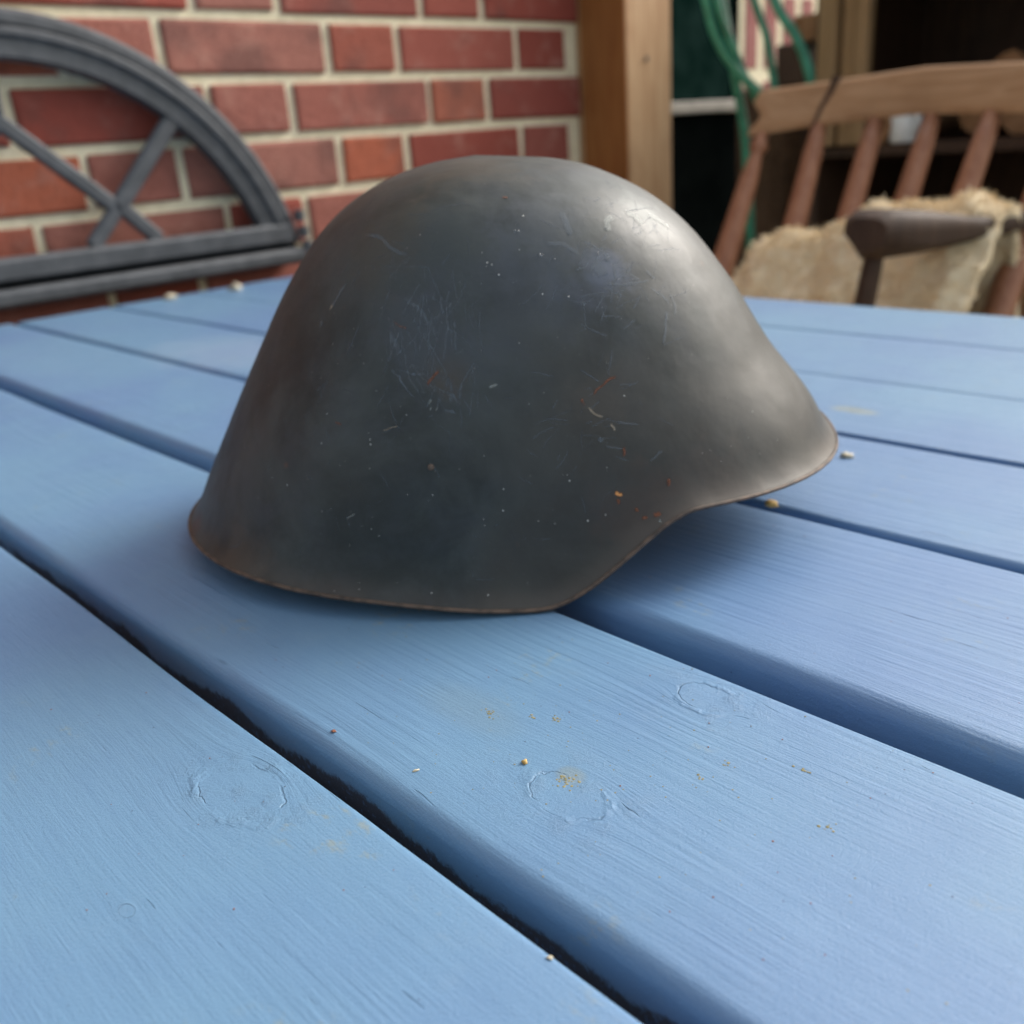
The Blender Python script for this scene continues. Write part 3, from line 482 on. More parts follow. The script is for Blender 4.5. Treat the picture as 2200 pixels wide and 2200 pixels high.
def hairs(c, rad, n, L, w, lean, spread):
    for _ in range(n):
        c0 = Vector(c) + Vector((rh.gauss(0, rad), 0, rh.gauss(0, rad))); nrm, q = surf_normal(c0)
        t1 = nrm.cross(Vector((0, 0, 1))).normalized(); t2 = nrm.cross(t1); a = rh.gauss(lean, spread); d = t1 * math.cos(a) + t2 * math.sin(a); e = nrm.cross(d)
        ln = L * rh.uniform(.3, 1.3); k_ = rh.uniform(-.35, .35); ww = w * rh.uniform(.5, 1.5); base = len(vs); N_ = 9
        for i in range(N_):
            f = i / (N_ - 1) - .5
            for sd_ in (-.5, 0, .5):
                p = q + d * ln * f + e * (k_ * ln * (f * f - .08) + ww * sd_); n2, q2 = surf_normal(p); vs.append(q2 + n2 * .00004); uvs.append((f + .5, sd_ + .5))
        for i in range(N_ - 1):
            for s_ in (0, 1): a_ = base + i * 3 + s_; fs.append((a_, a_ + 1, a_ + 4, a_ + 3))
hairs((-.022, -.093, .096), .011, 60, .018, .00060, 1.5, .38)
hairs((-.020, -.096, .084), .009, 22, .010, .00060, 2.1, .5)
hairs((.044, -.082, .116), .012, 46, .012, .00075, .2, .6)
hairs((.063, -.060, .131), .010, 26, .012, .00070, .5, .4)
hairs((.036, -.098, .074), .014, 30, .009, .00045, .8, .9)
hairs((-.035, -.070, .125), .014, 24, .011, .00045, .6, .8)
hairs((-.050, -.092, .060), .030, 40, .007, .00035, 1.3, .8)
hairs((.020, -.100, .080), .040, 60, .008, .00032, 1.2, .9)
o = helm_obj('hairline_scratches', vs, fs, MARKS[5]); o['kind'] = 'stuff'
uvl = o.data.uv_layers.new(name='UVMap')
for lp in o.data.loops: uvl.data[lp.index].uv = uvs[lp.vertex_index]
# specks and tiny water drops
rs = random.Random(3)
def blob(mb, c, n, r, flat=.5):
    n = n.normalized(); u = n.orthogonal().normalized(); w = n.cross(u); vs = [c + n * r * flat]; fs = []
    for a_, rr in ((1, .7), (2, 1.0)):
        for q in range(7):
            t = 2 * math.pi * q / 7; j = rs.uniform(.85, 1.15); vs.append(c + (u * math.cos(t) + w * math.sin(t)) * r * rr * j + n * r * flat * (.6 if a_ == 1 else -.1))
    for q in range(7): fs.append((0, 1 + q, 1 + (q + 1) % 7)); fs.append((1 + q, 8 + q, 8 + (q + 1) % 7, 1 + (q + 1) % 7))
    mb.add(vs, fs)
mb = MB(); md = MB()
for i, p in enumerate(MK['D']):
    n, q = surf_normal(Vector(p) / 1000)
    if 27 <= i < 33: blob(md, q, n, rs.uniform(.0004, .0007), .7)
    else: blob(mb, q, n, rs.uniform(.00012, .00030), .5)
for i in range(150):
    th = rs.uniform(-2.7, -.1); u = rs.uniform(.3, .99); q, _ = hp(th, u); n, q2 = surf_normal(q); blob(mb, q, n, rs.uniform(.00006, .00013), .5)
o = helm_obj('pale_specks', mb.v, mb.f, M['speck']); o['kind'] = 'stuff'
o = helm_obj('water_drops', md.v, md.f, M['water']); o['kind'] = 'stuff'
n, q = surf_normal(Vector((-.0216, -.1038, .0538)))
mb = MB(); u_ = n.orthogonal().normalized(); w_ = n.cross(u_)
vs = [q + n * .0002]; vs += [q + n * .0003 + (u_ * math.cos(t * math.pi / 8) + w_ * math.sin(t * math.pi / 8)) * .0011 for t in range(16)] + [q - n * .0003 + (u_ * math.cos(t * math.pi / 8) + w_ * math.sin(t * math.pi / 8)) * .0013 for t in range(16)]
fs = [(0, 1 + t, 1 + (t + 1) % 16) for t in range(16)] + [(1 + t, 17 + t, 17 + (t + 1) % 16, 1 + (t + 1) % 16) for t in range(16)]
helm_obj('rivet', vs, fs, M['rim'])

# ---------------------------------------------------------------- brick wall of the house
YW = 1.38; PITCH = .0602 * YW; JT = .0145
wall = thing('brick_wall', 'red brick wall with thick cream mortar joints behind the table', 'wall', (.4, YW, 0))
XW0, XW1 = -1.6, 1.532
mb = MB(); mb.box((XW0, YW + .0065, -.1), (XW1, YW + .24, 3.0), .001)
mo = mb.build('mortar', M['mortar'], wall)
ZB = .912 + .139 * YW          # a bed joint centre
far = MB(); nb = 0
def mk_brick(w, seed):
    r = random.Random(seed); h = PITCH - JT; d = .03
    nx = 4; xs = [-w / 2, -w / 2 + .004, w / 2 - .004, w / 2]; zs = [-h / 2, -h / 2 + .004, h / 2 - .004, h / 2]; vs = []; fs = []
    for j, z in enumerate(zs):
        for i, x in enumerate(xs):
            e = j in (0, 3) or i in (0, 3)
            vs.append((x + r.uniform(-.0014, .0014), (r.uniform(.0015, .0035) if e else r.uniform(-.0008, .0008)), z + r.uniform(-.0016, .0016)))
    for j in range(3):
        for i in range(nx - 1): a = j * nx + i; fs.append((a, a + 1, a + nx + 1, a + nx))
    loop = [i for i in range(nx)] + [j * nx + nx - 1 for j in range(1, 4)] + [3 * nx + i for i in range(nx - 2, -1, -1)] + [j * nx for j in range(2, 0, -1)]
    b = len(vs); vs += [(vs[i][0], d, vs[i][2]) for i in loop]
    for q in range(len(loop)): fs.append((loop[q], b + q, b + (q + 1) % len(loop), loop[(q + 1) % len(loop)]))
    me = bpy.data.meshes.new('brick'); me.from_pydata(vs, [], fs); me.update(); me.materials.append(M['brick'])
    return me
ws = {'s': .2 * YW - JT, 'h': .1 * YW - JT}
variants = {q: [mk_brick(ws[q], 10 * i + (q == 's')) for i in range(9)] for q in ws}
cut_cache = {}
for c in range(-14, 26):
    z = ZB - PITCH * (c + .5)
    if z < -.02 or z > 2.95: continue
    ph = .488 if c % 2 == 0 else .631
    for kk in range(-7, 4):
        for (a, b, q) in ((ph + .3 * kk, ph + .3 * kk + .2, 's'), (ph + .3 * kk + .2, ph + .3 * kk + .3, 'h')):
            xa, xb = a * YW + JT / 2, b * YW - JT / 2
            if xb > XW1: xb = XW1
            if xa < XW0: xa = XW0
            if xb - xa < .03: continue
            if xa > -.45 and .55 < z < 1.85 and nb < 296:
                if xb - xa < ws[q] - .004: me = mk_brick(xb - xa, c)
                else: me = random.choice(variants[q])
                o = bpy.data.objects.new('brick', me); link(o, wall)
                o.location = Vector(((xa + xb) / 2, YW + random.uniform(-.001, .001), z)) - wall.location; o.rotation_euler = (0, random.uniform(-.004, .004), 0); nb += 1
            else: far.box((xa, YW, z - PITCH / 2 + JT / 2), (xb, YW + .03, z + PITCH / 2 - JT / 2), .002)
far.build('outer_bricks', M['brick'], wall, kind='stuff')

# ---------------------------------------------------------------- cast iron arched window frame on the wall
YF = 1.335
frame = thing('iron_window_frame', 'grey cast iron arched window frame mounted on the brick wall', 'window frame', (.43, YF, .785))
CX, CZ = .429, .912 - .221
def arc_band(ro, ri, y0, y1, zmin, name, par, n=64, prof=None):
    # band between two radii, cut level at zmin, with a stepped profile
    mb = MB(); rows = prof or [(ro, y1), (ro, y0 + .006), (ro - .006, y0), (ri + .004, y0), (ri, y0 + .004), (ri, y1)]
    vs = []; m = len(rows)
    for i in range(n + 1):
        for (r, y) in rows:
            amin = math.asin((zmin - CZ) / r); a = amin + (math.pi - 2 * amin) * i / n
            vs.append((CX + r * math.cos(a), y, CZ + r * math.sin(a)))
    fs = [(i * m + j, i * m + (j + 1) % m, (i + 1) * m + (j + 1) % m, (i + 1) * m + j) for i in range(n) for j in range(m)] + [tuple(range(m)), tuple(n * m + j for j in range(m - 1, -1, -1))]
    mb.add(vs, fs); o = mb.build(name, M['iron'], par); smooth_angle(o, 35); return o
ZR0 = .912 - .127
arc_band(.411, .391, YF + .004, YF + .036, ZR0, 'outer_arch', frame)
cas = arc_band(.389, .372, YF - .004, YF + .02, ZR0, 'casement_arch', frame, prof=[(.390, YF + .024), (.390, YF + .001), (.386, YF - .004), (.380, YF - .004), (.376, YF + .002), (.356, YF + .002), (.353, YF + .006), (.353, YF + .024)])
hw = math.sqrt(.405 ** 2 - (ZR0 - CZ) ** 2)
mb = MB(); mb.box((CX - hw + .012, YF - .006, ZR0), (CX + hw - .012, YF + .022, ZR0 + .030), .005); mb.build('bottom_rail', M['iron'], frame)
mb = MB(); mb.box((CX - hw - .008, YF - .010, .912 - .158), (CX + hw + .008, YF + .040, .912 - .1345), .006); mb.build('sill_rail', M['iron'], frame)
mb = MB(); mb.box((CX - hw + .004, YF + .008, .912 - .1340), (CX + hw - .004, YF + .036, ZR0 - .0008), .001); mb.build('gap_shade', M['black'], frame)  # black strip put in for the shade between the two rails
def bar(a, b, w, name='glazing_bar'):
    a = Vector(a); b = Vector(b); d = b - a; L = d.length; ang = math.atan2(d.z, d.x)
    Mx = Matrix.Translation(a) @ Matrix.Rotation(-ang, 4, 'Y'); m2 = MB(); m2.box((0, 0, -w / 2), (L, .014, w / 2), .004, Mx); m2.build(name, M['iron'], frame)
NX, NZ = .553, .912 - .052
for sgn in (1, -1):
    f = lambda x: CX + sgn * (x - CX)
    yy = YF + .004 + (.0012 if sgn < 0 else 0)
    def arcx(x, z, dx, dz):
        t = 0
        while (x + dx * t - CX) ** 2 + (z + dz * t - CZ) ** 2 < .360 ** 2: t += .002
        return x + dx * t, z + dz * t
    e = arcx(NX, NZ, .68, .73)
    bar((f(NX), yy, NZ), (f(e[0]), yy, e[1]), .0235)
    bar((f(NX + .003), yy + .0005, NZ + .004), (f(.604), yy + .0005, ZR0 + .028), .0205)
    bar((f(NX), yy + .0009, NZ), (f(.425), yy + .0009, NZ + .118), .0205)
    bar((f(NX), yy + .0013, NZ), (f(.508), yy + .0013, ZR0 + .028), .0205)
mb = MB(); mb.box((CX - .009, YF + .007, NZ + .10), (CX + .009, YF + .020, CZ + .366), .003); mb.build('glazing_bar', M['iron'], frame)
hx = CX + hw + .001
for q, dz in enumerate((.912 - .088, .912 - .112, .912 - .134)):
    mb = MB(); mb.tube([(hx + q * .004, YF - .004, dz - .008), (hx + q * .004, YF - .004, dz + .008)], .0085, 12); o = mb.build('hinge_knuckle', M['iron'], frame); smooth_angle(o)
for x in (CX - hw * .7, CX + hw * .7):
    mb = MB(); mb.box((x - .012, YF + .0405, .912 - .155), (x + .012, YW + .001, .912 - .138), .002); mb.build('wall_bracket', M['iron'], frame)

# ---------------------------------------------------------------- post at the end of the wall
post = thing('wooden_post', 'square wooden post, orange stained on its left face and weathered tan on its right', 'post', (1.6, 1.33, 0))
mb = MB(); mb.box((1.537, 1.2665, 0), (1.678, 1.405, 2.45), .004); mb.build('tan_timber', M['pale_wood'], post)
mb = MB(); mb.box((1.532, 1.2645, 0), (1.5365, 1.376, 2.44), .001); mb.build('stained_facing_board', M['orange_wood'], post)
mb = MB(); mb.tube([(1.595, 1.2650, 1.035), (1.595, 1.2630, 1.035)], .0045, 12); mb.build('screw_head', M['iron'], post)

# ---------------------------------------------------------------- pieces beyond the post
YP = 1.9
shed = thing('garden_cabinet', 'garden cabinet with dark green glass above a pale ledge, shade painted black below', 'cabinet', (2.6, YP + .25, 0))
mb = MB(); mb.box((1.9, YP + .02, 0), (3.70, YP + .09, .9435), .004); mb.build('base', M['black'], shed)  # black front, extended sideways to stand in for the deep shade
mb = MB(); mb.box((1.9, YP, .9445), (2.900, YP + .5, .978), .004); mb.build('ledge', M['ledge'], shed)
mb = MB(); mb.box((1.9, YP + .03, .9785), (2.872, YP + .5, 1.38), .003); mb.build('glass_front', M['glass'], shed)
mb = MB(); mb.box((2.8725, YP + .02, .9785), (2.900, YP + .5, 1.38), .004); mb.build('side_frame', M['black'], shed)
mb = MB(); mb.box((1.9, YP + .01, 1.3805), (2.91, YP + .5, 1.42), .004); mb.build('top', M['black'], shed)

YB2 = 2.0
gw = thing('garden_wall', 'pink brick garden wall with upright soldier bricks behind the green hoses', 'wall', (3.4, YB2, 0))
mb = MB(); mb.box((2.92, YB2 + .004, -.1), (5.2, YB2 + .22, 1.60), .001); mb.build('mortar', M['mortar'], gw)
zz = [(-.05, .10), (.14, .38), (.42, .66), (.70, .94), (.98, 1.035), (1.075, 1.30), (1.345, 1.58)]
for (za, zb) in zz:
    for i in range(19):
        x = 2.935 + i * .119
        mb = MB(); mb.box((x, YB2, za), (x + .076, YB2 + .03, zb), .003); mb.build('brick', M['brick_far'], gw)

# log store with its boards, shelf and logs
ls = thing('log_store', 'rough timber log store with vertical boards beside the chair', 'log store', (2.4, .9, 0))
for (ya, yb, x, dz) in ((1.203, 1.250, 2.20, 0), (1.166, 1.198, 2.216, .02), (1.128, 1.162, 2.204, -.01)):
    mb = MB(); mb.box((x, ya, .8415), (x + .028, yb, 1.30 + dz), .003); mb.build('board', M['board_wood'], ls)
for y in (.55, .02, -.60):
    mb = MB(); mb.box((2.20, y, 0), (2.255, y + .055, 1.30), .003); mb.build('upright', M['board_wood'], ls)
mb = MB(); mb.box((2.75, -.62, .05), (2.775, 1.2505, 1.29), .0002); mb.build('back_panel', M['dark_wood'], ls)
mb = MB(); mb.box((2.232, 1.2510, .05), (2.780, 1.272, 1.29), .0005); mb.build('side_panel', M['dark_wood'], ls)
for z in (.10, .815):
    mb = MB(); mb.box((2.235, -.60, z), (2.748, 1.250, z + .025), .002); mb.build('shelf', M['dark_wood'], ls)
mb = MB(); mb.box((2.10, -.70, 1.325), (2.85, 1.33, 1.350), .003); mb.build('roof_board', M['dark_wood'], ls)
rl = random.Random(5); logs = []
def log(x, y, z, r, L):
    mb = MB(); n = 11; jit = [rl.uniform(.86, 1.12) for _ in range(n)]; vs = []
    for i in range(3):
        for q in range(n):
            a = 2 * math.pi * q / n; vs.append((x + L * i / 2, y + math.cos(a) * r * jit[q], z + math.sin(a) * r * jit[q]))
    fs = [(i * n + q, i * n + (q + 1) % n, (i + 1) * n + (q + 1) % n, (i + 1) * n + q) for i in range(2) for q in range(n)]
    fs += [tuple(range(n - 1, -1, -1)), tuple(2 * n + q for q in range(n))]; mb.add(vs, fs)
    o = mb.build('log', M['bark'], None); o.data.materials.append(M['log_end']); o.data.polygons[-1].material_index = 1; o.data.polygons[-2].material_index = 1
    return o
def stack(y0, y1, z0, rows, where, r0=.045):
    for k_ in range(rows):
        y = y0 + (k_ % 2) * r0
        while y < y1:
            r = rl.uniform(.8, 1.1) * r0
            o = log(2.30 + rl.uniform(-.03, .03), y, z0 + r0 + k_ * r0 * 1.75, r, .38)
            tag(o, 'firewood log in the %s row ' % ('lowest', 'second', 'third', 'fourth', 'fifth')[k_] + where, 'log', 'logs in the %s row ' % ('lowest', 'second', 'third', 'fourth', 'fifth')[k_] + where); y += r0 * 2.06
stack(.30, 1.12, .126, 5, 'on the bottom shelf of the log store')
stack(.08, .95, .841, 2, 'on the middle shelf of the log store')
for yy, zz_, rr, lab in ((1.150, .8825, .040, 'pale sawn log beside the vertical boards of the log store'), (1.105, .8745, .033, 'smaller pale log between the white mug and the vertical boards')):
    o = log(2.232, yy, zz_, rr, .40); o.data.materials.clear(); o.data.materials.append(M['log_end']); o.data.materials.append(M['log_end']); tag(o, lab, 'log')
# short timber offcuts standing on a stump behind the hoses
st = thing('wood_stump', 'dark tree stump with offcuts on it behind the green hoses', 'stump', (2.45, 1.50, 0))
mb = MB(); mb.tube([(2.45, 1.50, 0), (2.45, 1.50, .50), (2.45, 1.50, .985)], [.13, .105, .11], 16); mb.build('trunk', M['bark'], st)
for nm, lo, hi, mm, lab in (('timber_offcut', (2.42, 1.372, 1.087), (2.55, 1.445, 1.150), 'log_end', 'short orange-brown timber offcut, upper one on the stump'),
                            ('timber_offcut', (2.40, 1.392, .9865), (2.55, 1.480, 1.0865), 'dark_wood', 'dark timber offcut, lower one on the stump')):
    mb = MB(); mb.box(lo, hi, .004); o = mb.build(nm, M[mm]); tag(o, lab, 'timber')

# ---------------------------------------------------------------- green garden hoses
def spline(P, n=10):
    P = [Vector(p) for p in P]; out = []
    Q = [P[0] * 2 - P[1]] + P + [P[-1] * 2 - P[-2]]
    for i in range(1, len(Q) - 2):
        for t in range(n):
            t /= n; a, b, c, d = Q[i - 1:i + 3]
            out.append(.5 * ((2 * b) + (c - a) * t + (2 * a - 5 * b + 4 * c - d) * t * t + (3 * b - a - 3 * c + d) * t ** 3))
    out.append(P[-1]); return out
hose = thing('garden_hose', 'looped green garden hose hanging down behind the wooden chair', 'hose', (2.0, 1.40, 1.6))
HK = (2.0, 1.50, 1.62)
for pts, r in (([HK, (2.0, 1.45, 1.35), (2.0, 1.415, 1.168), (2.0, 1.365, 1.055), (2.0, 1.275, .970), (2.0, 1.21, .925), (2.0, 1.165, .930), (2.0, 1.148, .983), (2.0, 1.185, 1.067), (2.0, 1.240, 1.145), (2.04, 1.34, 1.33), HK], .0105),
               ([HK, (2.02, 1.43, 1.35), (2.018, 1.398, 1.168), (2.018, 1.352, 1.065), (2.022, 1.30, .965), (2.022, 1.265, .925), (2.022, 1.245, .945), (2.022, 1.250, .985), (2.02, 1.268, 1.076), (2.02, 1.302, 1.153), (2.03, 1.38, 1.35), HK], .0085),
               ([HK, (2.06, 1.46, 1.35), (2.05, 1.405, 1.16), (2.04, 1.365, 1.02), (2.04, 1.340, .921), (2.04, 1.325, .82), (2.04, 1.31, .60), (2.04, 1.30, .25), (2.04, 1.28, .012), (1.98, 1.22, .008), (1.9, 1.2, .008)], .0105)):
    mb = MB(); mb.tube(spline(pts, 8), r, 12); o = mb.build('hose_strand', M['hose'], hose, True)
mb = MB(); mb.tube(spline([(2.0, 1.50, 1.75), (2.0, 1.50, 1.64), (1.98, 1.50, 1.605), (1.95, 1.50, 1.63)], 6), .006, 8); mb.build('hook', M['iron'], hose, True)

# ---------------------------------------------------------------- wooden chair
chair = thing('wooden_chair', 'turned spindle wooden armchair with a broad top rail beyond the table', 'chair', (1.2, .70, 0))
YC = .70
def lathe(a, b, prof, name, m, par):
    a = Vector(a); b = Vector(b); mb = MB(); mb.tube([a + (b - a) * t for t, r in prof], [r for t, r in prof], 14); return mb.build(name, m, par, True)
# crest rail with a notched scroll end
cr = [(0, .006), (.004, .016), (.0, .030), (.010, .036), (.016, .028), (.012, .052), (.003, .060), (.004, .074)]
yl, yr = .966, .434
prof = []
zl = .887
outl = [(yl, zl), (yl - .002, zl + .012), (yl - .012, zl + .022), (yl - .014, zl + .034), (yl - .004, zl + .044), (yl + .003, zl + .056), (yl - .004, zl + .070),
        (yl - .10, zl + .075), (YC, zl + .092)]
outr = [(2 * YC - y, z) for y, z in reversed(outl[:-1])]
bot = [(yr + .10, zl + .008), (YC, zl + .016), (yl - .10, zl + .008)]
poly = outl + outr + bot
def xrail(y, z): return 1.50 + .035 * (1 - ((y - YC) / .27) ** 2) + (z - zl) * .45 - .02
n = len(poly); vs = []
for dx in (0, .026):
    for (y, z) in poly: vs.append((xrail(y, z) + dx, y, z))
cy, cz = YC, zl + .045
# triangulate by strips between top and bottom outlines
def top_z(y): 
    t = abs(y - YC); return zl + (.082 - (.008) * t / (yl - .10 - YC) if t < yl - .10 - YC else .074 - .004 * (t - (yl - .10 - YC)) / .1)
def bot_z(y):
    t = abs(y - YC); return zl + .016 - .008 * min(1, t / .166) - .008 * max(0, (t - .166) / .1)
def end_inset(zf):   # carved end outline
    keys = [(0, 0), (.16, .002), (.30, .012), (.45, .014), (.60, .004), (.75, -.003), (1, .004)]
    for (a, b), (c, d) in zip(keys[:-1], keys[1:]):
        if zf <= c: return b + (d - b) * (zf - a) / (c - a)
    return .004
NY, NZ_ = 40, 12; vs = []; fs = []
for side in (0, 1):
    for i in range(NY + 1):
        for j in range(NZ_ + 1):
            zf = j / NZ_; half = (yl - YC) - end_inset(zf); y = YC + half * (1 - 2 * i / NY); z = bot_z(y) + (top_z(y) - bot_z(y)) * zf
            rnd = .004 * (1 if j in (0, NZ_) or i in (0, NY) else 0)
            vs.append((xrail(y, z) + (rnd if side == 0 else .027 - rnd), y, z))
m_ = (NY + 1) * (NZ_ + 1); W_ = NZ_ + 1
for s in (0, 1):
    for i in range(NY):
        for j in range(NZ_):
            a = s * m_ + i * W_ + j; f = (a, a + 1, a + W_ + 1, a + W_); fs.append(f if s == 0 else f[::-1])
edge = [(0, j) for j in range(NZ_)] + [(i, NZ_) for i in range(NY)] + [(NY, j) for j in range(NZ_, 0, -1)] + [(i, 0) for i in range(NY, 0, -1)]
for q in range(len(edge)):
    a = edge[q][0] * W_ + edge[q][1]; b = edge[(q + 1) % len(edge)][0] * W_ + edge[(q + 1) % len(edge)][1]; fs.append((a, b, b + m_, a + m_))
mb = MB(); mb.add(vs, fs); o = mb.build('top_rail', M['crest_wood'], chair); smooth_angle(o, 45)
# dark crack across the rail
mb = MB(); pts = [(.838, zl + .082), (.842, zl + .060), (.852, zl + .035), (.858, zl + .006)]
for (ya, za), (yb, zb), w in zip(pts[:-1], pts[1:], (.008, .006, .004)):
    for_ = []
    mb.add([(xrail(ya, za) - .0012, ya - w, za), (xrail(ya, za) - .0012, ya + w, za), (xrail(yb, zb) - .0012, yb + w * .6, zb), (xrail(yb, zb) - .0012, yb - w * .6, zb),
            (xrail(ya, za) + .002, ya - w, za), (xrail(ya, za) + .002, ya + w, za), (xrail(yb, zb) + .002, yb + w * .6, zb), (xrail(yb, zb) + .002, yb - w * .6, zb)],
           [(0, 1, 2, 3), (0, 4, 5, 1), (1, 5, 6, 2), (2, 6, 7, 3), (3, 7, 4, 0)])
mb.build('dark_crack', M['dark_wood'], chair)
tp = lambda y, z: (xrail(y, z) + .013, y, z)
spin = [(0, .012), (.3, .0155), (.55, .0165), (.80, .0135), (.885, .0095), (.905, .0095), (.915, .0135), (.935, .0145), (.95, .0105), (1, .009)]
post_p = [(0, .015), (.25, .019), (.5, .0195), (.8, .0150), (.885, .0105), (.90, .0095), (.91, .0140), (.935, .0155), (.95, .0105), (1, .010)]
plain = [(0, .017), (.3, .0185), (.6, .018), (.9, .015), (1, .012)]
for i, (yt, yb) in enumerate(((.945, .925), (.853, .800), (.763, .722), (.675, .652), (.585, .580), (.485, .480))):
    lathe((1.262, yb, .520), tp(yt, zl + .010), post_p if i in (0, 5) else plain, 'back_post' if i in (0, 5) else 'spindle', M['spindle_wood'], chair)
# seat
NS = 24; vs = []; fs = []
for z in (.480, .515, .520):
    for q in range(NS):
        a = 2 * math.pi * q / NS; e = 2.6; c, s = math.cos(a), math.sin(a); k_ = 1 / (abs(c) ** e + abs(s) ** e) ** (1 / e)
        ins = .01 if z != .515 else 0; vs.append((1.07 + (.235 - ins) * c * k_, YC + (.265 - ins) * s * k_, z))
fs = [(i * NS + q, i * NS + (q + 1) % NS, (i + 1) * NS + (q + 1) % NS, (i + 1) * NS + q) for i in range(2) for q in range(NS)] + [tuple(range(NS - 1, -1, -1)), tuple(2 * NS + q for q in range(NS))]
mb = MB(); mb.add(vs, fs); mb.build('seat', M['dark_wood'], chair)
for sx, sy in ((-1, -1), (-1, 1), (1, -1), (1, 1)):
    lathe((1.07 + sx * .21, YC + sy * .235, 0), (1.07 + sx * .15, YC + sy * .18, .481), [(0, .012), (.12, .016), (.2, .021), (.28, .016), (.5, .022), (.75, .019), (1, .014)], 'leg', M['dark_wood'], chair)
for sx in (-1, 1):
    lathe((1.07 + sx * .19, YC - .22, .16), (1.07 + sx * .19, YC + .22, .16), [(0, .008), (.5, .014), (1, .008)], 'stretcher', M['dark_wood'], chair)
# arms: a blunt dark scroll end towards the table
for sg in (-1,):
    ya = YC - .155 if sg < 0 else YC + .215
    path = [(1.085, ya, .780), (1.10, ya, .7800), (1.16, ya + sg * .018, .776), (1.26, ya + sg * .045, .768), (1.395, ya + sg * .066, .765)]
    secs = [(.026, .018), (.034, .027), (.030, .024), (.022, .014), (.018, .011)]
    vs = []; ns = 12
    for (p, (w, h)) in zip(path, secs):
        for q in range(ns):
            a = 2 * math.pi * q / ns; c, s = math.cos(a), math.sin(a); kk = 1 / (abs(c) ** 3.5 + abs(s) ** 3.5) ** (1 / 3.5)
            hh = h * (1.15 if s < 0 else 1); ww = w * (.62 if s < -.5 else 1)
            vs.append((p[0], p[1] + ww * c * kk, p[2] + hh * s * kk))
    fs = [(i * ns + q, i * ns + (q + 1) % ns, (i + 1) * ns + (q + 1) % ns, (i + 1) * ns + q) for i in range(4) for q in range(ns)] + [tuple(range(ns - 1, -1, -1)), tuple(4 * ns + q for q in range(ns))]
    mb = MB(); mb.add(vs, fs); o = mb.build('arm', M['dark_wood'], chair); smooth_angle(o, 50)
    lathe((1.075, ya + .018, .516), (1.113, ya - .002, .768), [(0, .010), (.3, .012), (.55, .0155), (.62, .0115), (.72, .0125), (.9, .0115), (1, .0095)], 'arm_support', M['dark_wood'], chair)

# ---------------------------------------------------------------- sheepskin thrown over seat and back
def ftop(y):
    K_ = [(.30, .77), (.42, .792), (.52, .793), (.60, .786), (.645, .775), (.70, .752), (.735, .744), (.775, .742), (.810, .735), (.838, .705), (.862, .672), (.90, .645), (.955, .61)]
    for (a, b), (c, d) in zip(K_[:-1], K_[1:]):
        if y <= c: return b + (d - b) * (y - a) / (c - a)
    return .62
NU_, NV_ = 90, 110; vs = []
def fleece_pt(u, v, th):
    y = .47 + (.955 - .47) * u; t = ftop(y)
    prof = [(1.40, t - .16), (1.375, t - .06), (1.345, t - .006), (1.31, t), (1.275, t - .022), (1.225, t - .10 if t > .70 else t - .06), (1.17, .60), (1.08, .585), (.97, .575), (.91, .55), (.885, .48), (.88, .40)]
    s = v * (len(prof) - 1); i = min(int(s), len(prof) - 2); f = s - i; f = f * f * (3 - 2 * f) * .35 + f * .65
    x = prof[i][0] * (1 - f) + prof[i + 1][0] * f; z = prof[i][1] * (1 - f) + prof[i + 1][1] * f
    yy = y + .025 * (v - .3) * (1 if u > .5 else -1) * abs(u - .5)
    return Vector((x, yy, z))
def fnoise(p): return noise.fractal(p * 16, .8, 2.1, 4) * .013 + noise.noise(p * 60) * .005 + noise.noise(p * 130) * .003
vsm = []; nrm = []
for i in range(NU_ + 1):
    for j in range(NV_ + 1):
        u, v = i / NU_, j / NV_; p = fleece_pt(u, v, 0); e = .01
        du = fleece_pt(min(1, u + e), v, 0) - fleece_pt(max(0, u - e), v, 0); dv = fleece_pt(u, min(1, v + e), 0) - fleece_pt(u, max(0, v - e), 0)
        n_ = du.cross(dv)
        n_ = n_.normalized() if n_.length > 1e-9 else Vector((-1, 0, 0))
        if n_.dot(Vector((-.6, 0, .8))) < 0: n_ = -n_
        ed_ = min(u, 1 - u, v, 1 - v) * 12; ed_ = min(1, ed_)
        vsm.append(p + n_ * (fnoise(p) + .012 * ed_)); nrm.append(n_)
fs = [(i * (NV_ + 1) + j, (i + 1) * (NV_ + 1) + j, (i + 1) * (NV_ + 1) + j + 1, i * (NV_ + 1) + j + 1) for i in range(NU_) for j in range(NV_)]
skin = thing('sheepskin', 'cream sheepskin draped over the seat and lower back of the wooden chair', 'sheepskin', (1.1, .70, .55))
mb = MB(); mb.add(vsm, fs); hide = mb.build('hide', M['fleece'], skin, True)
sm_ = hide.modifiers.new('thickness', 'SOLIDIFY'); sm_.thickness = .012; sm_.offset = -1
tv = []; tf = []; rf_ = random.Random(11)
for q in range(26000):
    i = rf_.randrange(NU_ + 1); j = rf_.randrange(NV_ + 1); idx = i * (NV_ + 1) + j; p = vsm[idx] + Vector((rf_.uniform(-.003, .003), rf_.uniform(-.004, .004), rf_.uniform(-.003, .003)))
    d = (nrm[idx] + Vector((rf_.gauss(0, .45), rf_.gauss(0, .45), rf_.gauss(0, .35) - .25))).normalized(); L = rf_.uniform(.006, .013)
    s_ = d.orthogonal().normalized(); s_ = Matrix.Rotation(rf_.uniform(0, 6.28), 3, d) @ s_ * .0013; b = len(tv)
    tv += [p - s_, p + s_, p + d * L * .6 + s_ * .6 + Vector((0, 0, -.001)), p + d * L + Vector((0, 0, -.003))]; tf += [(b, b + 1, b + 2), (b, b + 2, b + 3)]
